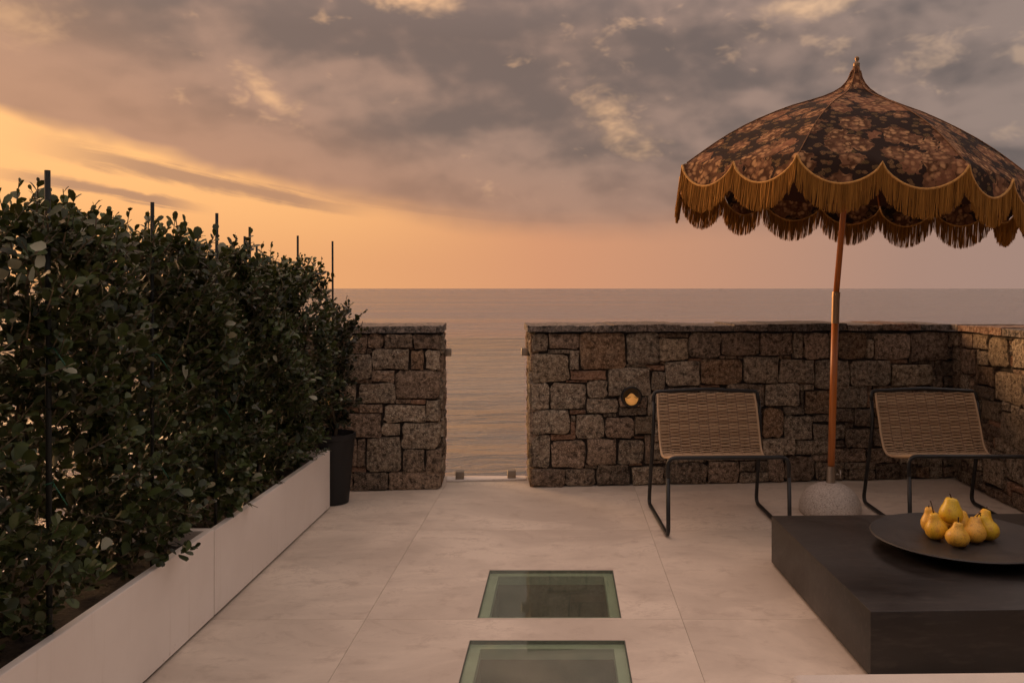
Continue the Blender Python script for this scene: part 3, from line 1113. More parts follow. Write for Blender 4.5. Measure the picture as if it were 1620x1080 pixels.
def clamp(x, z, w, h):
    b = MB().box(x - w / 2, -0.024, z - h / 2, x + w / 2, 0.024, z + h / 2)
    b.build('clamp', cl_m, gate, bevel=0.004, autosmooth=True)


clamp(-gw + 0.075, 0.033, 0.055, 0.060)
clamp(gw - 0.085, 0.033, 0.055, 0.060)
clamp(-gw - 0.002, 0.835, 0.045, 0.050)
clamp(gw + 0.004, 0.835, 0.050, 0.050)
sill_ = MB()
sill_.box(-gw - 0.01, -0.03, 0.0015, gw + 0.01, 0.06, 0.014)
so = sill_.build('threshold', M['planter'], gate, bevel=0.003)

# ------------------------------------------------------------------ wall lamps
for (u, z), lab in ((LAMP_R, 'round black wall lamp with glowing copper scoop beside the left chair'),
                    (LAMP_L, 'small black wall lamp with lit rim, half hidden by the hedge')):
    root = empty('wall_lamp', wall_pt(u, -0.006, z), TH, lab, 'lamp', 'round lamps set in the stone walls')
    b = MB()
    n = 32
    prof = [(0.066, 0.03), (0.066, -0.030), (0.063, -0.034), (0.056, -0.034), (0.053, -0.030), (0.047, -0.022), (0.022, -0.018), (0.001, -0.017)]
    vs = []
    for r_, y_ in prof:
        for k in range(n):
            a = 2 * math.pi * k / n
            vs.append((r_ * math.cos(a), y_, r_ * math.sin(a)))
    fs = []
    for i in range(len(prof) - 1):
        for k in range(n):
            k2 = (k + 1) % n
            fs.append((i * n + k, i * n + k2, (i + 1) * n + k2, (i + 1) * n + k))
    b.add(vs, fs).build('housing', M['black_metal'], root, smooth=True)
    # copper scoop: lower lip of a half dome with a peaked upper edge
    vs, fs = [], []
    nu, nv = 20, 8
    for i in range(nu + 1):
        a = math.pi + math.pi * i / nu
        for k in range(nv + 1):
            q = k / nv
            rr = 0.047 * q
            lift = 0.030 * max(0.0, 1 - abs(i / nu - 0.5) * 2) ** 0.8
            x_ = rr * math.cos(a)
            z_ = 0.052 * q * math.sin(a) + (1 - q) * lift * 0 + 0.012 * math.cos(x_ / 0.047 * math.pi / 2) ** 2 * (1 - q) + 0.002
            y_ = -0.030 - 0.034 * math.sqrt(max(0.0, 1 - q * q)) + 0.004
            vs.append((x_, y_, z_))
    for i in range(nu):
        for k in range(nv):
            a0 = i * (nv + 1) + k
            fs.append((a0, a0 + 1, a0 + nv + 2, a0 + nv + 1))
    # upper sheet sloping from the peak back to the housing
    m0 = len(vs)
    for i in range(nu + 1):
        x_ = -0.047 + 0.094 * i / nu
        pk = max(0.0, 1 - (x_ / 0.047) ** 2)
        vs.append((x_, -0.026 - 0.034 * math.sqrt(pk), 0.002 + 0.010 * pk))
        vs.append((x_ * 0.8, -0.022, 0.002 + 0.030 * pk ** 1.3))
    for i in range(nu):
        fs.append((m0 + 2 * i, m0 + 2 * i + 2, m0 + 2 * i + 3, m0 + 2 * i + 1))
    vs = [(x_ * 0.90, y_, z_ * 0.92 - 0.006) for x_, y_, z_ in vs]
    MB().add(vs, fs).build('copper_scoop', M['brass'], root, smooth=True)

# ------------------------------------------------------------------ planters
PX = -1.318
PW = 0.46
planters = [(1.30, 3.228, 0.342, 'long white planter box in the near left corner, in front'), (3.236, 4.835, 0.334, 'white planter box at the far end, next to the black pot')]
for (y0, y1, h, lab) in planters:
    root = empty('planter', (PX - PW / 2, (y0 + y1) / 2, 0), 0, lab, 'planter', 'white planters under the hedge')
    hl, hw, t_ = (y1 - y0) / 2, PW / 2, 0.028
    b = MB()
    z0 = 0.012
    o_ = [(-hw, -hl), (hw, -hl), (hw, hl), (-hw, hl)]
    i_ = [(-hw + t_, -hl + t_), (hw - t_, -hl + t_), (hw - t_, hl - t_), (-hw + t_, hl - t_)]
    vs = [(x, y, z0) for x, y in o_] + [(x, y, h) for x, y in o_] + [(x, y, h) for x, y in i_] + [(x, y, 0.10) for x, y in i_]
    fs = [(0, 3, 2, 1)]
    for k in range(4):
        k2 = (k + 1) % 4
        fs += [(k, k2, 4 + k2, 4 + k), (4 + k, 4 + k2, 8 + k2, 8 + k), (8 + k, 8 + k2, 12 + k2, 12 + k)]
    fs.append((12, 13, 14, 15))
    b.add(vs, fs).build('box', M['planter'], root, bevel=0.003, seg=2)
    MB().box(-hw + .02, -hl + .02, 0.0005, hw - .012, hl - .02, 0.0115).build('base', M['black_metal'], root)
    # uneven soil surface
    nx, ny = 8, 30
    vs, fs = [], []
    for i in range(nx + 1):
        for j in range(ny + 1):
            vs.append((-hw + t_ + (PW - 2 * t_) * i / nx, -hl + t_ + (2 * hl - 2 * t_) * j / ny, h - 0.05 + random.uniform(-.012, .012)))
    for i in range(nx):
        for j in range(ny):
            a = i * (ny + 1) + j
            fs.append((a, a + ny + 1, a + ny + 2, a + 1))
    link('soil', mesh('soil', vs, fs, True), M['soil'], root)

# ------------------------------------------------------------------ foliage
LEAF_T = np.array([(0.0, 0.0, 0.0), (0.34, 0.0, -0.015), (0.72, 0.0, -0.02), (1.0, 0.0, -0.06),
                   (0.26, 0.21, 0.03), (0.60, 0.335, 0.05), (0.88, 0.24, 0.02),
                   (0.26, -0.21, 0.03), (0.60, -0.335, 0.05), (0.88, -0.24, 0.02)])
LEAF_F = [(0, 4, 1), (1, 4, 5, 2), (2, 5, 6), (2, 6, 3), (0, 1, 7), (1, 2, 8, 7), (2, 9, 8), (2, 3, 9)]


def unit(a):
    return a / np.maximum(np.linalg.norm(a, axis=-1, keepdims=True), 1e-9)


def leaves_mesh(name, P, D, N, L, tint, mat):
    """P base, D axis, N rough normal, L length"""
    D = unit(D)
    S = unit(np.cross(N, D))
    N = np.cross(D, S)
    T = LEAF_T
    V = P[:, None, :] + L[:, None, None] * (T[None, :, 0:1] * D[:, None, :] + T[None, :, 1:2] * S[:, None, :] + T[None, :, 2:3] * N[:, None, :])
    n = len(P)
    verts = V.reshape(-1, 3)
    loops, starts, tot = [], [], []
    base = np.arange(n) * 10
    me = bpy.data.meshes.new(name)
    me.vertices.add(len(verts))
    me.vertices.foreach_set('co', verts.astype(np.float32).ravel())
    per = [len(f) for f in LEAF_F]
    idx = np.concatenate([np.array(f) for f in LEAF_F])
    allidx = (base[:, None] + idx[None, :]).ravel()
    me.loops.add(len(allidx))
    me.loops.foreach_set('vertex_index', allidx.astype(np.int32))
    st = np.concatenate([[0], np.cumsum(per)[:-1]])
    allst = (np.arange(n)[:, None] * sum(per) + st[None, :]).ravel()
    me.polygons.add(len(allst))
    me.polygons.foreach_set('loop_start', allst.astype(np.int32))
    me.update(calc_edges=True)
    me.validate()
    me.polygons.foreach_set('use_smooth', [True] * len(me.polygons))
    at = me.attributes.new('tint', 'FLOAT', 'POINT')
    at.data.foreach_set('value', np.repeat(tint, 10).astype(np.float32))
    me.materials.append(mat)
    return me


def sprigs(starts, dirs, lens, nleaf, leaf_len):
    """leafy shoots: returns leaves P, D, N, L and twig polylines"""
    P, D, N, L = [], [], [], []
    twigs = []
    for s, d, ln in zip(starts, dirs, lens):
        d = d / np.linalg.norm(d)
        bend = np.array([rng.normal() * .25, rng.normal() * .25, 0.30 + rng.normal() * .2])
        pts = []
        for k in range(4):
            t = k / 3
            pts.append(s + ln * (d * t + bend * t * t * 0.5))
        twigs.append(pts)
        ph = rng.uniform(0, 6.28)
        tip = unit(d + bend)
        a = np.cross(tip, [0.3, 0.2, 0.9])
        a = a / max(np.linalg.norm(a), 1e-6)
        b = np.cross(tip, a)
        for k in range(nleaf):
            t = (k + 0.4) / nleaf
            p = s + ln * (d * t + bend * t * t * 0.5)
            ang = ph + k * 2.4
            side = a * math.cos(ang) + b * math.sin(ang)
            sp = 0.95 - 0.65 * t ** 2
            dd = tip * (1 - sp * 0.55) + side * sp + rng.normal(size=3) * 0.22
            nn = tip * 0.9 - side * 0.5 + np.array([0, 0, 0.7]) + rng.normal(size=3) * 0.45
            P.append(p)
            D.append(dd)
            N.append(nn)
            L.append(leaf_len * (rng.uniform(0.5, 1.15) if rng.random() < 0.8 else rng.uniform(1.1, 1.6)) * (1 - 0.35 * max(0, t - 0.75) / 0.25))
    return np.array(P), np.array(D), np.array(N), np.array(L), twigs


def shrub(name, label, cat, group, cx, cy, z0, top, rx, ry, n_out, n_in, leaf_len, mat, pick=0, stems=4, xmax=None, foot=0.66):
    root = empty(name, (cx, cy, z0), 0, label, cat, group)
    S, Dd, Ln = [], [], []
    hgt = top - z0
    # shoots on the shell
    while len(S) < n_out:
        a = rng.uniform(0, 2 * math.pi)
        # more of them on the side that looks to the terrace
        if rng.random() < 0.45:
            a = rng.uniform(-1.5, 0.9)
        h = rng.random() ** 0.85
        prof = (foot + (1 - foot) * math.sin(min(1, h * 1.25 + 0.06) * math.pi * 0.5)) * (1.0 if h < 0.86 else math.sqrt(max(0.0, 1 - ((h - 0.86) / 0.16) ** 2)) * 0.75 + 0.25)
        lump = 1 + 0.20 * math.sin(a * 3 + cy * 9 + h * 7) + 0.15 * math.sin(a * 5 + h * 13 + cx * 3)
        if rng.random() > 0.35 + 1.6 * max(0.0, lump - 0.85):
            continue
        k = prof * lump * rng.uniform(0.70, 1.0)
        p = np.array([rx * k * math.cos(a), ry * k * math.sin(a), 0.03 + h * (hgt - 0.10)])
        d = np.array([math.cos(a), math.sin(a), 0.25 + 1.1 * h]) + rng.normal(size=3) * 0.35
        S.append(p)
        Dd.append(d)
        Ln.append(rng.uniform(0.05, 0.13))
    for k in range(int(n_out * 0.14)):       # upright shoots along the top
        a = rng.uniform(0, 2 * math.pi)
        q = math.sqrt(rng.random())
        S.append(np.array([rx * 0.8 * q * math.cos(a), ry * 0.95 * q * math.sin(a), hgt - 0.13 + rng.uniform(-.04, .04)]))
        Dd.append(np.array([rng.normal() * .25, rng.normal() * .25, 1.0]))
        Ln.append(rng.choice([0.07, 0.09, 0.11, 0.14, 0.16], p=[.3, .3, .22, .12, .06]))
    for k in range(n_in):
        a = rng.uniform(0, 2 * math.pi)
        q = 0.72 * math.sqrt(rng.random())
        S.append(np.array([rx * q * math.cos(a), ry * q * math.sin(a), 0.02 + rng.random() * (hgt - 0.15)]))
        Dd.append(rng.normal(size=3) + np.array([0, 0, 0.5]))
        Ln.append(rng.uniform(0.06, 0.13))
    P, D, N, L, twigs = sprigs(S, Dd, Ln, 11, leaf_len)
    if xmax is not None:      # nothing grows through the planter's front board
        wx = P[:, 0] + cx
        low = (P[:, 2] + z0) < 0.355
        keep = ~(low & (wx > xmax - 0.03))
        P, D, N, L = P[keep], D[keep], N[keep], L[keep]
    n = len(P)
    tint = np.clip(rng.beta(1.0, 1.9, n) * 0.95 + 0.25 * np.sin(P[:, 1] * 13 + cy * 5) * np.sin(P[:, 2] * 9 + cy) , 0, 0.93)
    tint[rng.random(n) < 0.03] = 1.0
    # the leaves nearest the camera become parts of their own
    picked = np.array([], int)
    if pick:
        wp = P + np.array([cx, cy, z0])
        cosz = -(N * unit(wp - np.array([0, 0, 1.25]))).sum(1)
        score = wp[:, 0] * 1.0 - 0.15 * wp[:, 1] + 0.12 * np.abs(cosz) + rng.random(n) * 0.12
        score[(wp[:, 1] < 1.9)] = -9
        picked = np.argsort(-score)[:pick]
    rest = np.setdiff1d(np.arange(n), picked)
    fo = link('foliage', leaves_mesh('foliage', P[rest], D[rest], N[rest], L[rest], tint[rest], mat), None, root)
    fo['kind'] = 'stuff'
    if len(picked):
        shared = []
        for q in (0.25, 0.45, 0.65, 0.85, 1.0):
            shared.append(leaves_mesh('leaf', np.zeros((1, 3)), np.array([[1., 0, 0]]), np.array([[0, 0, 1.]]), np.array([1.0]), np.array([q]), mat))
        for i in picked:
            d = D[i] / np.linalg.norm(D[i])
            s = np.cross(N[i], d)
            s = s / np.linalg.norm(s)
            nn = np.cross(d, s)
            me = shared[4] if tint[i] > 0.95 else shared[min(3, int(tint[i] * 4))]
            o = bpy.data.objects.new('leaf', me)
            COL.objects.link(o)
            o.parent = root
            mt = Matrix(((d[0], s[0], nn[0], P[i][0]), (d[1], s[1], nn[1], P[i][1]), (d[2], s[2], nn[2], P[i][2]), (0, 0, 0, 1)))
            o.matrix_basis = mt @ Matrix.Diagonal((L[i], L[i], L[i], 1))
    tw = MB()
    for k, pts in enumerate(twigs):
        if xmax is not None and pts[0][2] + z0 < 0.36 and max(p_[0] for p_ in pts) + cx > xmax - 0.035:
            continue
        tw.tube(pts, [0.003, 0.0026, 0.002, 0.0013], 3, cap=False)
    t_o = tw.build('twigs', M['bark'], root)
    t_o['kind'] = 'stuff'
    for k in range(stems):
        a = rng.uniform(0, 6.28)
        b0 = np.array([rng.normal() * .02, rng.normal() * .03, -0.07])
        pts = [b0]
        for q in range(1, 7):
            t = q / 6
            pts.append(b0 + np.array([math.cos(a) * rx * 0.55 * t + rng.normal() * .012, math.sin(a) * ry * 0.6 * t + rng.normal() * .012, hgt * 0.9 * t]))
        MB().tube(pts, [0.011 - 0.0014 * q for q in range(7)], 6).build('stem', M['bark'], root, smooth=True)
    return root


HG = 'shrubs of the clipped hedge in the planters'
hedge = [
    (-1.56, 1.78, 1.46, 0.235, 0.36, 'round-leaved hedge shrub at the left edge of the picture, nearest the camera'),
    (-1.56, 2.36, 1.50, 0.235, 0.36, 'tallest round-leaved hedge shrub, its shoots rising beside the first thick stake'),
    (-1.54, 2.95, 1.46, 0.245, 0.36, 'hedge shrub around the second stake, over the joint of the planters'),
    (-1.55, 3.52, 1.42, 0.24, 0.34, 'hedge shrub around the third stake in the middle of the row'),
    (-1.53, 4.03, 1.385, 0.235, 0.32, 'lower hedge shrub where three stakes stand close together'),
    (-1.515, 4.52, 1.385, 0.235, 0.30, 'last hedge shrub at the far end of the white planters'),
]
for k, (x, y, top, rx, ry, lab) in enumerate(hedge):
    shrub('hedge_shrub', lab, 'shrub', HG, x, y, 0.29, top, rx, ry, 450 if k < 4 else 380, 330, 0.034 if k < 4 else 0.032, M['leaf'],
          pick=70 if 0 < k < 4 else (50 if k == 0 else 40), xmax=PX, foot=0.84)

first = [o for o in COL.objects if o.name.startswith('hedge_shrub')][0]
pale = leaves_mesh('leaf', np.zeros((1, 3)), np.array([[1., 0, 0]]), np.array([[0, 0, 1.]]), np.array([1.0]), np.array([1.0]), M['leaf'])
for (dx, dy, dz, yaw, pitch, ln) in ((0, 0, .01, -10, 5, .046), (.012, .01, -.015, -40, 30, .050), (-.006, -.02, -.03, 160, 12, .046), (.008, .0, -.04, -60, 55, .044),
                                     (-.03, -.03, -.055, 170, 10, .052), (-.012, -.01, -.055, -95, 60, .042)):
    lf_ = link('leaf', pale, None, first)
    lf_.matrix_basis = Matrix.Translation(Vector((-1.312 + dx, 2.10 + dy, 1.345 + dz)) - first.location) @ Euler((R(60), R(pitch), R(yaw))).to_matrix().to_4x4() @ Matrix.Diagonal((ln, ln, ln, 1))
SG = 'thin dark stakes in the hedge'
stakes = [(75, -1.355, 1.560, 0.0075, 'leftmost dark stake, thickest, standing in the nearest part of the hedge'),
          (241, -1.36, 1.535, 0.0065, 'second dark stake from the left in the hedge'),
          (343, -1.36, 1.545, 0.0065, 'third dark stake from the left in the hedge'),
          (395, -1.43, 1.530, 0.006, 'taller of the close group of three dark hedge stakes'),
          (387, -1.56, 1.505, 0.006, 'left stake of the close group of three in the hedge'),
          (406, -1.56, 1.465, 0.006, 'shortest stake, right one of the close group of three in the hedge'),
          (471, -1.41, 1.530, 0.006, 'dark stake in the last shrub of the hedge')]
for (px, x, top, r_, lab) in stakes:
    y = x * 1350 / (px - 890)
    root = empty('plant_stake', (x, y, 0.26), 0, lab, 'stake', SG)
    lean = random.uniform(-.006, .006)
    MB().tube([(lean, 0, 0), (0, 0, top - 0.26)], r_, 8).build('rod', M['stake'], root, smooth=True)
    for zt in (random.uniform(0.35, 0.55), random.uniform(0.75, 0.95)):
        b = MB()
        pts = [(0.012 * math.cos(q) + .002, 0.012 * math.sin(q), zt + 0.002 * q) for q in np.linspace(0, 7.5, 16)]
        pts += [(0.03, -0.02, zt + .01), (0.055, -0.035, zt - .012), (0.07, -0.03, zt - .04)]
        b.tube(pts, 0.0016, 4).build('tie', M['twine'], root, smooth=True)

# potted shrub by the wall
pot_root = shrub('potted_shrub', 'dark shrub in a tall black pot between the planter and the stone wall', 'plant', None, -1.345, 4.985, 0.40, 1.16,
                 0.075, 0.085, 110, 40, 0.030, M['leaf2'], stems=2)
pr = MB()
prof = [(0.088, 0.0015), (0.094, 0.004), (0.128, 0.375), (0.134, 0.378), (0.136, 0.405), (0.126, 0.408), (0.122, 0.37)]
pr.lathe(prof, 32, (0, 0, -0.40), close=False).add([], [])
pr.lathe([(0.0885, 0.0016), (0.002, 0.0016)], 32, (0, 0, -0.40), close=False)
pr.build('pot', M['pot'], pot_root, autosmooth=True)
MB().lathe([(0.124, 0.372), (0.06, 0.38), (0.001, 0.382)], 24, (0, 0, -0.40), close=False).build('soil', M['soil'], pot_root, smooth=True)
sx_ = (526 - 890) / 1350 * 4.985
MB().tube([(sx_ + 1.345 + .004, 0, -0.05), (sx_ + 1.345, 0, 1.525 - 0.40)], 0.006, 8).build('stake', M['stake'], pot_root, smooth=True)

# ------------------------------------------------------------------ parasol
AX = Vector((0.087, 0, 1)).normalized()
BASE = Vector((1.488, 4.75, 0))
JOINT = Vector((1.521, 4.75, 1.20))
APEX = Vector((1.636, 4.75, 2.492))
# stone foot
foot = empty('parasol_stand', BASE, 0, 'domed speckled stone parasol foot with steel socket', 'parasol stand')
prof = [(0.160, 0.0015), (0.167, 0.012), (0.168, 0.03)]
for k in range(1, 13):
    a = k / 12 * math.pi / 2 * 0.985
    prof.append((0.168 * math.cos(a) ** 0.92, 0.03 + 0.142 * math.sin(a)))
MB().lathe(prof, 40).build('dome', M['terrazzo'], foot, autosmooth=True)
sl = MB()
LD = (JOINT - BASE).normalized()
sl.tube([LD * 0.165, LD * 0.262], 0.0255, 20)
sl.build('socket', M['steel'], foot, autosmooth=True)
kn = MB()
kn.tube([LD * 0.215 + Vector((0.024, 0, 0)), LD * 0.215 + Vector((0.050, 0, 0.001))], 0.004, 8)
kn.tube([LD * 0.215 + Vector((0.050, -0.004, -.022)), LD * 0.215 + Vector((0.054, 0, 0)), LD * 0.215 + Vector((0.052, .004, .024))], 0.0045, 8)
kn.build('tightening_knob', M['steel'], foot, smooth=True)

par = empty('parasol', BASE + Vector((0, 0, 0.25)), 0, 'floral fabric parasol with scalloped edge and long golden fringe', 'parasol')
PO = par.location


def loc(p):
    return Vector(p) - PO


MB().tube([loc(BASE + LD * 0.200), loc(JOINT)], 0.0195, 16).build('lower_pole', M['wood'], par, smooth=True)
MB().tube([loc(JOINT + AX * 0.01), loc(APEX - AX * 0.02)], 0.0165, 16).build('upper_pole', M['wood'], par, smooth=True)
sleeve = MB()
sleeve.tube([loc(JOINT - LD * 0.145), loc(JOINT - LD * 0.003)], 0.0215, 20)
sleeve.tube([loc(JOINT - LD * 0.003), loc(JOINT + AX * 0.03)], 0.0225, 20)
sleeve.build('tilt_sleeve', M['bronze'], par, autosmooth=True)
hinge = MB().tube([loc(JOINT + Vector((0, -0.028, 0.012))), loc(JOINT + Vector((0, 0.028, 0.012)))], 0.009, 12)
hinge.build('hinge_pin', M['bronze'], par, autosmooth=True)

Q = Vector((0, 0, 1)).rotation_difference(AX).to_matrix()


def cano(r_, a, z_):
    return loc(APEX + Q @ Vector((r_ * math.cos(a), r_ * math.sin(a), z_)))


PROF = [(.016, 0.0), (.024, -.035), (.036, -.075), (.055, -.108), (.084, -.140), (.125, -.170), (.185, -.202), (.270, -.238), (.365, -.276), (.460, -.322), (.550, -.370),
        (.640, -.423), (.725, -.480), (.800, -.537), (.865, -.590), (.915, -.632), (.950, -.662)]
A0 = R(-166)
NP = 8
fin = MB()
for (r0, z0, z1) in ((.017, -.006, .012),):
    pass
n = 16
fprof = [(.0175, -.010), (.0185, .004), (.016, .012), (.010, .016), (.008, .022), (.012, .030), (.013, .037), (.009, .045), (.001, .048)]
vs, fs = [], []
for r_, z_ in fprof:
    for k in range(n):
        vs.append(cano(r_, 2 * math.pi * k / n, z_))
for i in range(len(fprof) - 1):
    for k in range(n):
        k2 = (k + 1) % n
        fs.append((i * n + k, i * n + k2, (i + 1) * n + k2, (i + 1) * n + k))
fin.add(vs, fs).build('finial', M['bronze'], par, smooth=True)


def rim_point(i, s):
    """point on the rim line of panel i at fraction s, in canopy polar form"""
    a0, a1 = A0 + i * math.pi / 4, A0 + (i + 1) * math.pi / 4
    p0 = Vector((math.cos(a0), math.sin(a0), 0)) * PROF[-1][0]
    p1 = Vector((math.cos(a1), math.sin(a1), 0)) * PROF[-1][0]
    p = p0.lerp(p1, s)
    out = p.normalized()
    bow = 4 * s * (1 - s)
    p = p + out * 0.012 * bow
    p.z = PROF[-1][1] - 0.012 * bow
    return p, out


def drop(s):
    f = (s * 2) % 1.0
    return 0.012 + 0.112 * (max(0.0, math.sin(math.pi * f)) ** 0.62)


def W(p):
    return loc(APEX + Q @ p)


for i in range(NP):
    a0, a1 = A0 + i * math.pi / 4, A0 + (i + 1) * math.pi / 4
    NSP = 48
    vs, fs = [], []
    rows = 0
    for (r_, z_) in PROF[:-1]:
        p0 = Vector((math.cos(a0) * r_, math.sin(a0) * r_, z_))
        p1 = Vector((math.cos(a1) * r_, math.sin(a1) * r_, z_))
        for k in range(NSP + 1):
            s = k / NSP
            p = p0.lerp(p1, s)
            bow = 4 * s * (1 - s)
            hor_ = Vector((p.x, p.y, 0))
            if hor_.length > 1e-6:
                p = p + hor_.normalized() * 0.012 * bow * (r_ / .95)
            p.z -= 0.014 * bow * (r_ / .95)
            vs.append(W(p))
        rows += 1
    for q in (0.0, 0.35, 0.7, 1.0):
        for k in range(NSP + 1):
            s = k / NSP
            p, o_ = rim_point(i, s)
            dz = drop(s) * q
            rip = 0.006 * math.sin(s * 37 + i * 2.1) * q
            vs.append(W(p + o_ * (0.022 * math.sin(q * 1.2) + rip) + Vector((0, 0, -dz))))
        rows += 1
    for j in range(rows - 1):
        for k in range(NSP):
            a = j * (NSP + 1) + k
            fs.append((a, a + NSP + 1, a + NSP + 2, a + 1))
    pm = mesh('canopy_panel', vs, fs, True)
    panel = link('canopy_panel', pm, M['fabric'], par)
    # lining a few millimetres inside
    lv = []
    for j in range(rows - 4 + 1):
        for k in range(0, NSP + 1, 8):
            v = Vector(vs[j * (NSP + 1) + k])
            inward = (loc(APEX + AX * -0.9) - v).normalized()
            lv.append(v + inward * 0.006)
    nk = NSP // 8 + 1
    lf = []
    for j in range(rows - 4):
        for k in range(nk - 1):
            a = j * nk + k
            lf.append((a, a + 1, a + nk + 1, a + nk))
    link('lining', mesh('lining', lv, lf, True), M['under'], panel)
    # cord along the scallops
    tp = []
    for k in range(NSP + 1):
        s = k / NSP
        p, o_ = rim_point(i, s)
        tp.append(W(p + o_ * 0.026 + Vector((0, 0, -drop(s) - 0.002))))
    MB().tube(tp, 0.0065, 6).build('trim_cord', M['trim'], panel, smooth=True)
    # fringe: single hanging threads
    fv, ff_, ft = [], [], []
    fr_ = random.Random(900 + i)
    for k in range(520):
        s = (k + fr_.random()) / 520
        s = min(max(s, 0.002), 0.998)
        p, o_ = rim_point(i, s)
        top_ = p + o_ * (0.026 + fr_.uniform(-.004, .004)) + Vector((0, 0, -drop(s)))
        ln = 0.138 * fr_.uniform(0.93, 1.03)
        ln *= 0.80 + 0.20 * max(0.0, math.sin(math.pi * ((s * 2) % 1.0))) ** 0.5
        if fr_.random() < 0.05:
            ln *= 0.85
        tang = Vector((-o_.y, o_.x, 0))
        clump = 0.006 * math.sin(s * 120 + i) + fr_.uniform(-.006, .006)
        wd = fr_.uniform(.0016, .0027)
        pts = []
        for q in (0, 0.4, 1.0):
            pts.append(top_ + tang * clump * q * q + o_ * (0.006 * q + fr_.uniform(-.003, .003) * q) + Vector((0, 0, -ln * q)))
        tv = fr_.random() * 0.7 + 0.3 * (0.5 + 0.5 * math.sin(s * 60))
        n0 = len(fv)
        for q, pt in enumerate(pts):
            ww = wd * (1.0, 1.0, 0.65)[q]
            for c_ in range(3):
                an = c_ * 2.094 + k
                fv.append(W(pt + tang * ww * math.cos(an) + o_ * ww * math.sin(an)))
                ft.append(tv)
        for q in range(2):
            for c_ in range(3):
                c2 = (c_ + 1) % 3
                ff_.append((n0 + q * 3 + c_, n0 + q * 3 + c2, n0 + q * 3 + 3 + c2, n0 + q * 3 + 3 + c_))
    fm = mesh('fringe', fv, ff_, True)
    at = fm.attributes.new('tint', 'FLOAT', 'POINT')
    at.data.foreach_set('value', ft)
    fo = link('fringe', fm, M['fringe'], panel)
    fo['kind'] = 'stuff'
    MB().tube([cano(r_ + 0.002, a0, z_ + 0.002) for (r_, z_) in PROF[1:]], 0.0028, 5).build('seam_piping', M['trim_dark'], panel, smooth=True)
    # rib and strut under the seam
    rp = [cano(r_ - 0.004, a0, z_ - 0.014) for (r_, z_) in PROF[5:]]
    rib = MB().tube(rp, 0.0045, 6).build('rib', M['wood'], par, smooth=True)
    MB().tube([cano(0.03, a0, -0.78), cano(0.47, a0, -0.345)], 0.004, 6).build('strut', M['wood'], rib, smooth=True)
MB().tube([loc(APEX + AX * -0.75), loc(APEX + AX * -0.81)], 0.030, 20).build('runner', M['wood'], par, autosmooth=True)

# ------------------------------------------------------------------ lounge chairs
CW, CD = 0.325, 0.66       # half width, depth of the sled


